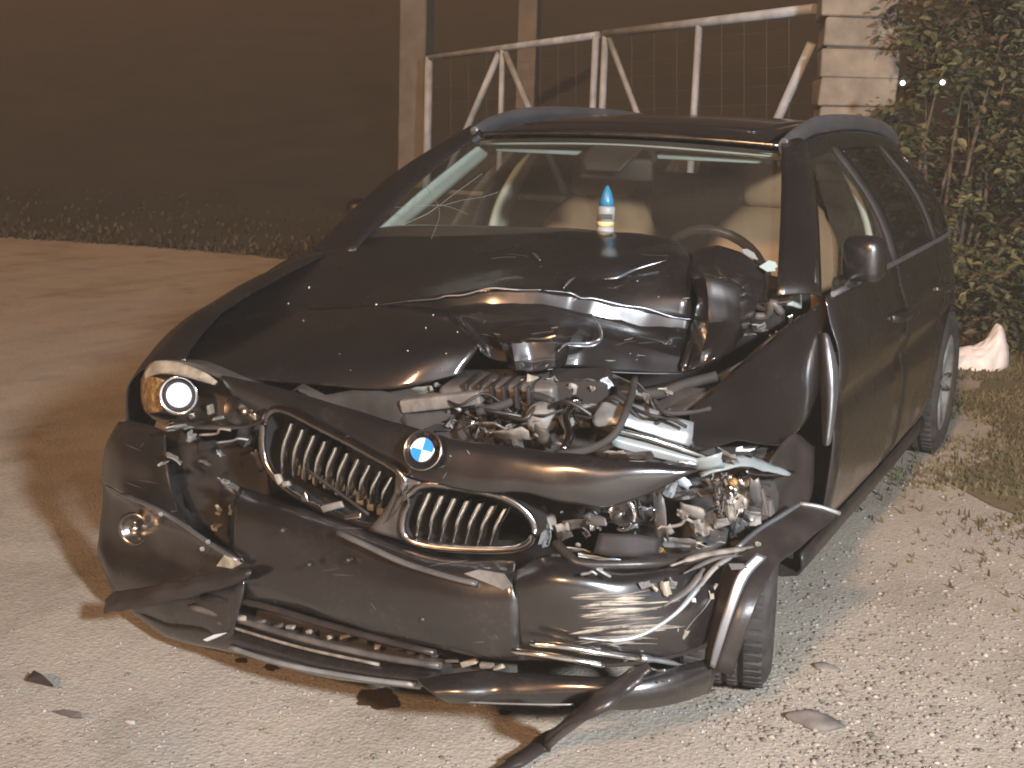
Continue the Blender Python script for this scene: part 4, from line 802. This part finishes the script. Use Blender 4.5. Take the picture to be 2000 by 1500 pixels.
b = MB(); b.tube([A(u, v, x=bx3(u, v)+.015) for u, v in ((1250, 1285), (1300, 1292), (1355, 1305))], [.009, .006, .003], 8, 4); b.build('bright_trim', 'satin', bsk)

from mathutils.bvhtree import BVHTree
def finder(o): return BVHTree.FromPolygons([v.co.copy() for v in o.data.vertices], [tuple(p.vertices) for p in o.data.polygons])
def hit(tree, u, v):
    d = (CD + CR*((u-1000)/FPX) + CU*((750-v)/FPX)).normalized(); loc, nrm, idx, dist = tree.ray_cast(CP, d)
    if loc is None: return None, None
    return loc, (nrm if nrm.dot(d) < 0 else -nrm)
def scratches(o, strokes, m_, nm, lift=.0036):
    tr = finder(o); b = MB()
    for pts_, w in strokes:
        c = []
        for u, v in pts_:
            l_, n_ = hit(tr, u, v)
            if l_ is not None: c.append((l_+n_*lift, n_))
        if len(c) < 3: continue
        top, bot = [], []
        for i, (l_, n_) in enumerate(c):
            t_ = (c[min(i+1, len(c)-1)][0]-c[max(i-1, 0)][0]).normalized(); sd = t_.cross(n_).normalized()*w*(.15+math.sin(math.pi*i/(len(c)-1))); top.append(l_+sd); bot.append(l_-sd)
        b.grid([top, bot])
    if b.v: b.build(nm, m_, o, solid=.0008, kind='stuff')
def stroke(rn, u0, u1, v0, v1, lu, lv, w):
    u, v = rn.uniform(u0, u1), rn.uniform(v0, v1); a, c = rn.uniform(*lu), rn.uniform(*lv); k = rn.uniform(-1.5, 1.5); return [(u+a*f, v+c*f+k*math.sin(3*f)) for f in [i/7 for i in range(8)]], w*rn.uniform(.5, 1.5)
rs_ = random.Random(44)
scratches(bsk, [stroke(rs_, 1110, 1230, 1160, 1262, (50, 130), (-14, 2), .0016) for k in range(34)], 'primer', 'scrape')
scratches(bsk, [stroke(rs_, 1110, 1200, 1165, 1255, (60, 150), (-16, 2), .0030) for k in range(12)], 'cream', 'scrape')
scratches(bco, [stroke(rs_, 205, 440, 850, 1230, (-40, 60), (-20, 30), .0008) for k in range(12)], 'greyplastic', 'scratch')
scratches(bcp, [stroke(rs_, 480, 980, 1020, 1260, (-60, 110), (-12, 22), .0006) for k in range(14)], 'greyplastic', 'scratch')
scratches(hood, [stroke(rs_, 900, 1330, 480, 740, (-60, 70), (-14, 14), .0005) for k in range(14)], 'greyplastic', 'scratch')
scratches(hood, [stroke(rs_, 900, 1350, 575, 725, (-26, 26), (-8, 8), .0012) for k in range(14)], 'primer', 'flaked_paint')
scratches(nose, [stroke(rs_, 560, 1300, 790, 980, (-40, 50), (-16, 20), .0009) for k in range(26)], 'alloy', 'scratch')

# ---- lower grille, lips
for k, (pts_, r_, m_) in enumerate(([[(395, 1166, .73), (500, 1180, .76), (620, 1215, .79), (740, 1248, .80), (850, 1275, .80)], .010, 'plastic'], [[(370, 1185, .72), (470, 1212, .75), (600, 1250, .785), (740, 1282, .80), (860, 1300, .805)], .010, 'greyplastic'])):
    b = MB(); b.tube([A(*p[:2], x=p[2]) for p in pts_], r_, 8, 5, flat=.8); b.build('grille_bar', m_, car)
b = MB(); b.patch(AX([[(380, 1160, .66), (520, 1185, .70), (700, 1235, .72), (880, 1285, .73), (1010, 1300, .72)], [(360, 1200, .66), (500, 1240, .70), (690, 1290, .73), (880, 1318, .74), (1010, 1328, .73)]]), 5, 3, wr=.01, wf=10); b.build('lower_intake', 'rubber', car, solid=.006)
for k in range(16):
    u = 470+k*34+rn.uniform(-8, 8); v = 1205+ (u-470)*.205+rn.uniform(-6, 6); b = MB(); b.box(A(u, v, x=.755), (.012, rn.uniform(.012, .04), rn.uniform(.006, .014)), (.25+rn.uniform(-.2, .2), 0, 0), bev=.2, jit=.003); b.build('intake_fragment', rn.choice(['primer', 'alloy', 'greyplastic', 'cream', 'brownplastic']), car)
b = MB(); b.patch(AX([
    [(262, 1186, .60), (330, 1204, .66), (430, 1212, .725), (600, 1264, .775), (720, 1292, .795), (862, 1310, .805)],
    [(264, 1192, .63), (330, 1222, .69), (436, 1240, .755), (600, 1286, .805), (720, 1310, .825), (850, 1326, .83)],
    [(268, 1202, .63), (332, 1242, .69), (445, 1266, .755), (600, 1308, .80), (720, 1328, .82), (825, 1340, .825)],
    [(272, 1206, .60), (336, 1247, .66), (448, 1272, .72), (600, 1314, .77), (720, 1334, .79), (822, 1345, .80)]]), 6, 4, wr=.002); lip = b.build('front_lip', 'paint', car, solid=.005)
b = MB(); b.tube(AX([[(448, 1264, .77), (520, 1288, .80), (600, 1307, .82), (720, 1327, .835), (812, 1338, .84)]])[0], .0065, 6, 5); b.build('lip_edge', 'silver', lip)
b = MB(); b.tube(AX([[(425, 1216, .75), (500, 1240, .775), (600, 1268, .80), (740, 1298, .815)]])[0], .004, 6, 5); b.build('lip_edge', 'primer', lip)
b = MB(); b.poly(AX([[(398, 1250, .775), (420, 1240, .775), (444, 1236, .78), (425, 1245, .78), (405, 1253, .78)]])[0], .003); b.build('chip', 'badgewhite', lip)
b = MB(); b.patch(AX([
    [(815, 1328, .86), (880, 1316, .835), (950, 1308, .80), (1000, 1315, .79), (1100, 1320, .775), (1210, 1322, .735), (1300, 1308, .665), (1395, 1285, .56)],
    [(828, 1340, .880), (890, 1332, .855), (955, 1328, .82), (1005, 1330, .81), (1100, 1335, .795), (1212, 1337, .755), (1305, 1324, .685), (1396, 1300, .575)],
    [(848, 1356, .885), (905, 1354, .865), (965, 1355, .832), (1015, 1357, .822), (1100, 1360, .80), (1214, 1362, .76), (1308, 1350, .69), (1394, 1324, .578)],
    [(878, 1372, .86), (930, 1374, .84), (980, 1376, .81), (1040, 1378, .80), (1120, 1382, .775), (1220, 1385, .735), (1312, 1375, .665), (1386, 1350, .56)]]), 6, 5, wr=.003, wf=6); lc_ = b.build('lip_corner', 'paint', car, solid=.005, label='painted front lip hanging loose at the left corner')
b = MB(); b.tube(AX([[(905, 1371, .85), (980, 1374, .848), (1060, 1376, .838), (1120, 1376, .825)]])[0], .0022, 5, 4); b.build('lip_edge', 'silver', lc_)
for (u, v, w, h) in ((1290, 1310, 34, 5), (1300, 1330, 30, 4)): b = MB(); b.box(A(u, v, x=.735), (.004, w*.001, h*.001), (.45, 0, -.6), bev=.2); b.build('scuff', 'silver', lc_)
# bent duct strip at lower left, and the long torn strip on the road
b = MB(); b.patch(AX([
    [(492, 1112, .80), (430, 1116, .80), (350, 1134, .79), (275, 1150, .76), (228, 1158, .72), (207, 1172, .71)],
    [(490, 1122, .815), (430, 1136, .815), (350, 1150, .805), (282, 1168, .785), (240, 1176, .77), (205, 1186, .755)],
    [(484, 1132, .80), (428, 1152, .80), (352, 1168, .79), (288, 1184, .775), (240, 1192, .765), (204, 1195, .755)]]), 5, 4, wr=.006, wf=14); b.build('duct_strip', 'plastic', car, solid=.005, label='bent grey plastic duct hanging under the right corner')
sp = [A(1268, 1300, x=.76), A(1215, 1340, x=.80), A(1150, 1385, x=.86), A(1080, 1440, z=.05), A(1020, 1480, z=.025), A(968, 1510, z=.02)]
b = MB(); b.tube(sp, [.018, .030, .036, .034, .027, .018], 10, 6, flat=.45, up=(.3, -.3, 1)); b.build('torn_strip', 'plastic', car, label='long dark torn strip trailing from bumper to road')

# ---- torn flap at the left front corner
fl = [(1600, 1000), (1525, 1050), (1466, 1105), (1436, 1190), (1402, 1305)]
b = MB(); b.patch(AX([
    [(1562, 984, .18), (1480, 1036, .34), (1418, 1086, .46), (1400, 1170, .55), (1376, 1300, .575)],
    [(1605, 990, .17), (1530, 1048, .34), (1470, 1100, .47), (1440, 1185, .57), (1402, 1308, .60)],
    [(1640, 1004, .14), (1566, 1066, .32), (1512, 1112, .45), (1474, 1192, .56), (1428, 1318, .58)]]), 6, 6, wr=.004, wf=9); ff = b.build('bumper_flap', 'plastic', car, solid=.007, label='bumper end torn loose and sticking out past the wheel')
b = MB(); b.patch(AX([[(1478, 1080, .53), (1440, 1122, .57), (1414, 1195, .60), (1396, 1255, .61), (1386, 1300, .61)], [(1498, 1088, .52), (1462, 1128, .56), (1432, 1198, .595), (1412, 1258, .605), (1396, 1306, .605)]]), 6, 3); b.build('bare_edge', 'satin', ff, solid=.004)
b = MB(); b.poly(AX([[(1424, 1100, .57), (1452, 1100, .57), (1462, 1110, .57), (1430, 1112, .57)]])[0], .004); b.build('bare_edge', 'satin', ff)
b = MB(); b.tube(AX([[(1562, 984, .19), (1600, 990, .18), (1640, 1003, .15)]])[0], .006, 6, 4); b.build('bare_edge', 'silver', ff)
b = MB(); b.tube(AX([[(1440, 1070, .45), (1480, 1036, .35), (1525, 1008, .27), (1562, 985, .19)]])[0], .006, 6, 4); b.build('bare_edge', 'satin', ff)

# ---- engine bay and crushed left headlamp: many separate pieces
b = MB(); b.patch(AX([[(560, 760, .50), (760, 770, .46), (980, 760, .36), (1200, 760, .25), (1380, 760, .12)], [(620, 790, .50), (800, 830, .47), (1000, 870, .42), (1200, 890, .36), (1400, 900, .25)], [(700, 900, .46), (860, 950, .46), (1020, 1000, .44), (1240, 1040, .38), (1470, 1060, .22)]]), 5, 4, wr=.05, wf=7); b.build('engine_block', 'rubber', car, solid=.01)
b = MB(); b.patch(AX([[(720, 752, .30), (1000, 745, .20), (1380, 745, .02)], [(740, 790, .42), (1010, 800, .36), (1400, 830, .10)]]), 6, 4, wr=.03, wf=10); b.build('engine_cover', 'black', car, solid=.01)
bits = [(830, 768, 60, 20, 'cream', .1), (760, 762, 90, 10, 'primer', .12), (880, 772, 40, 26, 'primer', .3), (905, 757, 26, 22, 'cream', -.2), (935, 770, 30, 34, 'primer', .2), (960, 750, 24, 20, 'alloy', 0), (985, 757, 26, 34, 'cream', .1), (1015, 762, 28, 40, 'primer', -.1), (1050, 760, 30, 44, 'cream', .05), (1085, 752, 26, 30, 'alloy', .2), (840, 790, 90, 10, 'alloy', .2), (870, 803, 80, 20, 'silver', .22), (915, 812, 12, 22, 'chrome', .1), (920, 790, 50, 10, 'primer', -.3), (950, 800, 46, 16, 'brownplastic', .4), (975, 795, 36, 12, 'cream', -.4), (1000, 815, 44, 20, 'brownplastic', .3), (1030, 800, 40, 26, 'alloy', -.2), (965, 832, 60, 14, 'alloy', .1), (995, 850, 90, 30, 'primer', .2), (1055, 852, 36, 38, 'brownplastic', 0), (1065, 800, 34, 18, 'brownplastic', .5), (1040, 830, 50, 16, 'greyplastic', .3), (1120, 790, 40, 12, 'darkchrome', .3), (1140, 800, 60, 10, 'silver', .15), (1115, 825, 16, 36, 'alloy', .4), (1110, 850, 16, 40, 'chrome', -.35), (1145, 830, 24, 30, 'black', 0), (1170, 822, 16, 10, 'chrome', .5), (1185, 748, 16, 16, 'badgewhite', .6), (1155, 762, 10, 24, 'cream', -.7), (1120, 765, 24, 20, 'alloy', .3), (1235, 770, 30, 18, 'alloy', .2), (1300, 765, 14, 12, 'cream', .3), (1270, 790, 26, 30, 'greyplastic', -.3), (1140, 745, 60, 14, 'greyplastic', .2), (1230, 750, 70, 12, 'greyplastic', -.1), (800, 752, 40, 12, 'greyplastic', 0), (860, 755, 30, 14, 'alloy', .2), (700, 758, 40, 6, 'silver', .1)]
for (u, v, w, h, m_, r_) in bits:
    f = (v-740)/140; shard(A(u, v, x=.30+.22*f-.0001*(u-900)+.05), w*.0012, h*.0013, rn.uniform(.02, .05), (r_, rn.uniform(-.4, .2), rn.uniform(-.4, .4)), m_, 'engine_fragment', car, rn)
rn = random.Random(21)
for k in range(44):
    u = rn.uniform(790, 1340); v = 745+(u-790)*.10+rn.uniform(0, 95); f = (v-740)/140
    s_ = rn.uniform(.008, .026)
    shard(A(u, v, x=.34+.20*f-.0001*(u-900)), s_*rn.uniform(1, 3), s_*rn.uniform(.6, 1.6), s_, (rn.uniform(-1, 1), rn.uniform(-1, 1), rn.uniform(-1, 1)), rn.choice(['alloy', 'primer', 'greyplastic', 'brownplastic', 'black', 'darkchrome', 'silver', 'brownplastic', 'black', 'black', 'plastic']), 'engine_fragment', car, rn)
def eng(u, v, x, size, rot, m_, nm, bev=.25, extra=None):
    b = MB(); b.box(A(u, v, x=x), size, rot, bev=bev); o = b.build(nm, m_, car)
    return o
ec = eng(990, 762, .34, (.20, .30, .07), (.1, .05, .2), 'greyplastic', 'intake_cover')
for k in range(6): b = MB(); b.box(A(925+k*24, 757+k*2, x=.40), (.13, .008, .05), (.1, .05, .2), bev=.2); b.build('cover_rib', 'plastic', ec)
eng(865, 782, .46, (.05, .22, .035), (.22, .1, .1), 'alloy', 'radiator_tank', .2); eng(1130, 770, .30, (.14, .16, .10), (.1, .1, .3), 'black', 'battery', .12)
al = A(1060, 818, x=.44); b = MB(); b.lathe([(.020, -.04), (.038, -.035), (.040, .03), (.030, .04), (.012, .05)], al, (1, .4, .3), 18); ao = b.build('alternator', 'alloy', car)
for k in range(6): b = MB(); b.lathe([(.041, -.030+k*.011), (.0425, -.028+k*.011), (.0425, -.024+k*.011), (.041, -.022+k*.011)], al, (1, .4, .3), 18, cap=False); b.build('cooling_fin', 'darkchrome', ao)
fc_ = A(940, 822, x=.47); b = MB(); b.lathe([(.045, -.01), (.050, 0), (.047, .012)], fc_, (1, .2, .5), 22, cap=False); fo = b.build('fan_shroud', 'plastic', car)
for k in range(7):
    a = k*.9; e1_ = Vector((0, math.cos(a), math.sin(a))); b = MB(); b.tube([fc_+e1_*.010, fc_+e1_*.044+Vector((.006, 0, 0))], [.005, .010], 6, 1, flat=.3); b.build('fan_blade', 'greyplastic', fo)
for k in range(9):
    u0, v0 = 860+k*52, 765+rn.uniform(0, 50); b = MB(); b.tube([A(u0, v0, x=.46), A(u0+rn.uniform(20, 60), v0+rn.uniform(-20, 25), x=.50), A(u0+rn.uniform(60, 110), v0+rn.uniform(-10, 40), x=.47), A(u0+rn.uniform(110, 150), v0+rn.uniform(0, 50), x=.45)], rn.uniform(.003, .006), 6, 6); b.build('wiring', rn.choice(['black', 'rubber', 'plastic']), car)
# silver slam panel pieces and hoses
b = MB(); b.patch(AX([[(1160, 815, .50), (1180, 782, .47), (1220, 786, .46), (1290, 806, .43), (1354, 826, .40)], [(1158, 824, .52), (1190, 812, .52), (1230, 816, .50), (1290, 836, .46), (1352, 852, .42)], [(1164, 834, .52), (1198, 830, .525), (1235, 836, .505), (1290, 856, .465), (1346, 872, .425)]]), 4, 4, wr=.003, wf=14, k=.5); b.build('slam_panel', 'silver', car, solid=.006)
b = MB(); b.patch(AX([[(1195, 842, .53), (1260, 858, .50), (1330, 880, .46), (1392, 898, .42)], [(1192, 856, .555), (1255, 872, .525), (1325, 892, .485), (1388, 908, .445)], [(1198, 872, .55), (1255, 886, .52), (1320, 902, .48), (1375, 914, .44)]]), 4, 4, wr=.003, wf=12, k=.5); b.build('crash_beam', 'frosted', car, solid=.008)
b = MB(); b.tube(AX([[(1195, 838, .56), (1260, 854, .53), (1330, 876, .49), (1388, 896, .45)]])[0], .006, 6, 4); b.build('brake_pipe', 'chrome', car)
for pts_, r_, m_ in (([(1240, 740, .30), (1228, 790, .50), (1200, 848, .58), (1150, 878, .61), (1085, 888, .63)], .009, 'rubber'), ([(1335, 870, .40), (1310, 885, .46), (1250, 905, .50)], .014, 'rubber'), ([(1400, 735, .10), (1340, 750, .14), (1290, 768, .20), (1240, 770, .24)], .014, 'rubber'), ([(1100, 880, .60), (1112, 850, .56), (1105, 815, .50), (1120, 790, .44)], .010, 'darkchrome'), ([(930, 805, .50), (985, 790, .46), (1035, 772, .42), (1080, 785, .42)], .011, 'rubber')):
    b = MB(); b.tube([A(u, v, x=x) for u, v, x in pts_], r_, 8, 6); b.build('hose', m_, car)
# strut tower parts at the base of the windscreen
for (u, v, w, h, m_, r_) in ((1500, 615, 40, 50, 'greyplastic', .2), (1480, 640, 30, 20, 'alloy', .1), (1512, 655, 14, 20, 'cream', 0), (1545, 625, 8, 24, 'chrome', .2), (1490, 600, 40, 16, 'plastic', -.2), (1520, 590, 50, 14, 'plastic', .3), (1460, 655, 30, 10, 'primer', .2), (1455, 600, 16, 40, 'black', 0)):
    shard(A(u, v, x=-.30), w*.0015, h*.0015, .03, (r_, .2, .2), m_, 'strut_tower_piece', car, random)
# crushed left headlamp
b = MB(); b.patch(AX([[(1365, 925, .44), (1400, 905, .42), (1455, 890, .36), (1500, 905, .28), (1545, 925, .20)], [(1370, 932, .46), (1410, 918, .44), (1460, 912, .38), (1500, 922, .30), (1540, 930, .22)]]), 4, 3, wr=.004, wf=20); lh = b.build('headlamp', 'frosted', car, solid=.004, label='left headlamp smashed to clear shards')
b = MB(); b.patch(AX([[(1388, 930, .50), (1425, 928, .53), (1464, 934, .48)], [(1394, 972, .50), (1428, 970, .54), (1464, 972, .49)], [(1402, 1004, .50), (1428, 1014, .52), (1456, 998, .49)]]), 8, 8, wr=.022, wf=45, k=.6); b.build('lamp_reflector', 'mirror', lh, solid=.003)
b = MB(); b.lathe([(.002, -.012), (.009, -.006), (.011, .004), (.006, .012)], A(1432, 942, x=.565), (1, .3, .2), 12); b.build('indicator_bulb', 'amber', lh)
b = MB(); rc = A(1215, 1004, x=.60); b.tube([rc+Vector((0, .030*math.cos(a), .036*math.sin(a))) for a in [k*math.pi/10-1.9 for k in range(17)]], .005, 6, 2); b.build('lamp_ring', 'chrome', lh)
b = MB(); b.lathe([(.004, -.02), (.022, -.01), (.028, .0)], rc, (1, .3, .1), 18, cap=False); b.build('lamp_bowl', 'darkchrome', lh)
b = MB(); b.tube(AX([[(1085, 1060, .70), (1110, 1085, .72), (1140, 1102, .72), (1250, 1102, .66), (1330, 1095, .58), (1400, 1085, .50)]])[0], .011, 8, 5); b.build('bumper_strut', 'plastic', car)
b = MB(); b.patch(AX([[(1170, 1045, .60), (1230, 1040, .58), (1290, 1055, .54)], [(1160, 1080, .62), (1230, 1088, .60), (1285, 1085, .55)]]), 5, 4, wr=.01, wf=14); b.build('dark_hole', 'black', car, solid=.006)  # black sheet put in as the shade of an open hole
bits = [(1290, 1010, 26, 90, 'greyplastic', .15), (1200, 1010, 60, 20, 'alloy', .3), (1170, 1015, 40, 34, 'greyplastic', .1), (1245, 995, 20, 40, 'brownplastic', 0), (1330, 940, 26, 36, 'badgewhite', .5), (1310, 955, 20, 30, 'silver', -.3), (1345, 965, 60, 16, 'greyplastic', .2), (1370, 950, 50, 20, 'silver', .4), (1350, 1000, 50, 24, 'alloy', -.2), (1330, 1025, 40, 20, 'primer', .3), (1370, 1030, 36, 30, 'alloy', .5), (1395, 1040, 40, 20, 'greyplastic', -.3), (1410, 1020, 30, 40, 'alloy', .2), (1330, 1060, 70, 24, 'silver', .1), (1360, 1060, 40, 14, 'cream', -.1), (1390, 1065, 44, 12, 'alloy', .3), (1300, 1035, 24, 24, 'primer', .2), (1130, 1075, 60, 14, 'cream', .1), (1170, 1090, 80, 8, 'badgewhite', .03), (1210, 1078, 20, 5, 'badgewhite', 0), (1100, 1040, 30, 26, 'brownplastic', .4), (1130, 1025, 50, 20, 'greyplastic', .3), (1075, 1020, 20, 60, 'alloy', .2), (1065, 1050, 20, 40, 'silver', -.3), (1285, 1075, 20, 14, 'amber', .3), (1470, 960, 30, 60, 'greyplastic', .1), (1465, 1010, 40, 30, 'alloy', 0), (1500, 990, 20, 70, 'greyplastic', .1), (1440, 1020, 30, 20, 'silver', .3), (1380, 905, 60, 30, 'frosted', .3), (1420, 890, 40, 20, 'alloy', -.2), (1480, 880, 30, 14, 'black', 0), (1455, 878, 30, 10, 'badgewhite', .2), (1340, 905, 30, 12, 'badgewhite', .1), (1300, 915, 60, 8, 'silver', .05), (1250, 890, 50, 14, 'greyplastic', .15), (1200, 885, 40, 10, 'primer', .2)]
for (u, v, w, h, m_, r_) in bits:
    shard(A(u, v, x=.58-.00062*max(0, u-1180)), w*.0012, h*.0012, rn.uniform(.012, .03), (r_, rn.uniform(-.3, .3), rn.uniform(-.3, .3)), m_, 'lamp_fragment', lh, rn)
for k in range(45):
    u = rn.uniform(1090, 1480); v = rn.uniform(985, 1085) if u < 1300 else rn.uniform(930, 1085); s_ = rn.uniform(.004, .015)
    shard(A(u, v, x=.59-.00062*max(0, u-1180)), s_*rn.uniform(1, 3.2), s_*rn.uniform(.6, 1.8), s_, (rn.uniform(-1, 1), rn.uniform(-1, 1), rn.uniform(-1, 1)), rn.choice(['silver', 'alloy', 'chrome', 'greyplastic', 'black', 'black', 'brownplastic', 'primer']), 'lamp_fragment', lh, rn)
b = MB(); b.patch(AX([[(1455, 918, .36), (1500, 912, .26), (1550, 920, .16)], [(1460, 926, .36), (1505, 930, .26), (1552, 926, .16)]]), 4, 3); b.build('fender_shard', 'paint', car, solid=.004)
b = MB(); b.patch(AX([[(1500, 900, .16), (1550, 850, .05), (1590, 870, -.05)], [(1490, 960, .20), (1545, 940, .10), (1585, 960, .0)], [(1490, 1030, .22), (1530, 1030, .14), (1560, 1010, .08)]]), 5, 5, wr=.01, wf=9); b.build('wheel_arch_liner', 'plastic', car, solid=.006)
# chips of glass and paint on the hood
tr_ = finder(hood)
for k in range(26):
    u = rn.uniform(560, 1420); v = rn.uniform(520, 740); l_, n_ = hit(tr_, u, v); s_ = rn.uniform(.0012, .0034)
    if l_ is None: continue
    b = MB(); b.box(l_+n_*(.002+s_*.4), (s_, s_*1.5, s_*.8), (rn.random(), rn.random(), rn.random()), bev=.1); b.build('chip', rn.choice(['badgewhite', 'silver', 'cream']), hood)

# ================================================================== SMALL THINGS
p = A(1181, 478, x=-.50); t = empty('bottle', p); tag(t, 'small bottle with a blue pointed cap on the dashboard', 'bottle')
b = MB(); b.lathe([(.018, -.02), (.025, -.016), (.026, .03), (.026, .06)], p, (0, 0, 1), 20); b.build('bottle_body', 'bottle', t)
b = MB(); b.lathe([(.0265, .055), (.0265, .072)], p, (0, 0, 1), 20); b.build('gold_band', 'labelgold', t)
b = MB(); b.lathe([(.027, .072), (.027, .112), (.024, .118)], p, (0, 0, 1), 20); lb = b.build('label', 'label', t)
b = MB(); b.box(p+Vector((.025, .012, .088)), (.006, .036, .014), (.0, 0, .4), bev=.1); b.build('print', 'dash', lb)
b = MB(); b.lathe([(.023, .116), (.022, .135), (.014, .160), (.006, .176), (.002, .180)], p, (0, 0, 1), 20); b.build('cap', 'bluecap', t)
p = ws(.965, .80)+Vector((.004, 0, .006)); b = MB(); e1 = (ws(.99, .80)-ws(.94, .80)).normalized(); e2 = (ws(.965, .70)-ws(.965, .85)).normalized()
pc = A(1500, 518, x=-.36); b.poly([pc+e1*x*.001+e2*y*.001 for x, y in ((-24, -8), (-2, -26), (22, -20), (18, -10), (26, -2), (20, 16), (2, 22))], .002)
tag(b.build('paper_card', 'paper'), 'pale mint card in the lower corner of the windscreen, driver side', 'card')
pc = A(1463, 497, x=-.38); b = MB(); b.poly([pc+e1*x*.001+e2*y*.001 for x, y in ((-22, 18), (-6, 22), (14, 6), (26, -22), (8, -16), (-14, 0))], .002)
tag(b.build('paper_card', 'label'), 'crumpled pale scrap of paper beside the mint card behind the windscreen', 'paper')
# white bag at the foot of the hedge
b = bmesh.new(); bmesh.ops.create_icosphere(b, subdivisions=5, radius=1); p = A(1900, 716, z=0)
ex = Vector((CR.x, CR.y, 0)).normalized(); ey = Vector((0, 0, 1)).cross(ex)
for v in b.verts:
    q = v.co.copy(); up_ = max(0, q.z); side = q.x
    fold = .10*(1-abs(noise.noise(q*2.6+Vector((4, 0, 0))))*2.2)+.05*(1-abs(noise.noise(q*5.5))*2)
    top = .13+.16*max(0, side+.1)**1.3+.085*math.exp(-((side-.62)/.20)**2)
    x = side*.21*(1-.10*up_)+.015*fold; y = q.y*(.16-.09*up_)*(1+fold); z = up_**.75*top*(1+.7*fold) if q.z > 0 else .003
    v.co = p+ex*x+ey*(y-.04*up_)+Vector((0, 0, max(z, .003)))
me = bpy.data.meshes.new('plastic_bag'); b.to_mesh(me); b.free(); me.polygons.foreach_set('use_smooth', [True]*len(me.polygons)); me.materials.append(M['bag']); o = bpy.data.objects.new('plastic_bag', me); COL.objects.link(o)
tag(o, 'crumpled white plastic bag lying below the hedge behind the car', 'bag')
# broken bits on the road
b = MB(); b.poly([A(u, v, z=zz) for u, v, zz in ((50, 1326, .012), (66, 1309, .03), (84, 1318, .034), (105, 1339, .012))], .006, nrm=(.3, .2, .9)); tag(b.build('plastic_shard', 'plastic'), 'dark wedge-shaped plastic shard on the road at far left', 'shard', 'shards on the road')
b = MB(); b.poly([A(u, v, z=zz) for u, v, zz in ((103, 1388, .006), (125, 1385, .016), (158, 1390, .016), (160, 1401, .006), (140, 1400, .006))], .004, nrm=(.2, .1, 1)); tag(b.build('plastic_shard', 'greyplastic'), 'thin grey plastic shard near the bottom left, below the dark one', 'shard', 'shards on the road')
def puddle(u, v, w, h, lab, seed):
    p = A(u, v, z=0); k = 26; pts_ = []
    for i in range(k):
        a = 2*math.pi*i/k; f = 1+.55*noise.noise(Vector((math.cos(a)*1.6, math.sin(a)*1.6, seed))); q = A(u+w*math.cos(a)*f, v+h*math.sin(a)*f, z=0); pts_.append((q.x, q.y, .004))
    b = MB(); b.add([(p.x, p.y, .006)]+pts_, [(0, i+1, (i+1) % k+1) for i in range(k)]); tag(b.build('oil_stain', 'oil'), lab, 'stain', 'oil stains under the bumper')
puddle(735, 1368, 46, 20, 'largest dark oil stain on the road in front of the lip', 3.3); puddle(470, 1292, 12, 5, 'small oil spot left of the other small spot under the lip', 1.2); puddle(530, 1306, 13, 6, 'small oil spot between the left spot and the large stain', 2.2); puddle(985, 1394, 14, 5, 'small oil spot below the painted lip corner', 5.1)

b = MB(); rg = random.Random(9)
for k in range(420):
    c_ = rg.choice([(1150, 1430, 260, 50), (1560, 1330, 90, 90), (600, 1380, 300, 40), (1480, 1420, 150, 50)]); q = A(rg.gauss(c_[0], c_[2]), min(1520, max(1290, rg.gauss(c_[1], c_[3]))), z=0); s_ = rg.uniform(.0012, .0038)
    b.box((q.x, q.y, s_*.45), (s_, s_*rg.uniform(.7, 1.8), s_*.8), (rg.uniform(-.4, .4), rg.uniform(-.4, .4), rg.uniform(0, 3)), bev=0, jit=s_*.2)
tag(b.build('glass_crumbs', 'lampglass'), 'crumbs of broken lamp glass scattered before the bumper', 'glass', kind='stuff')
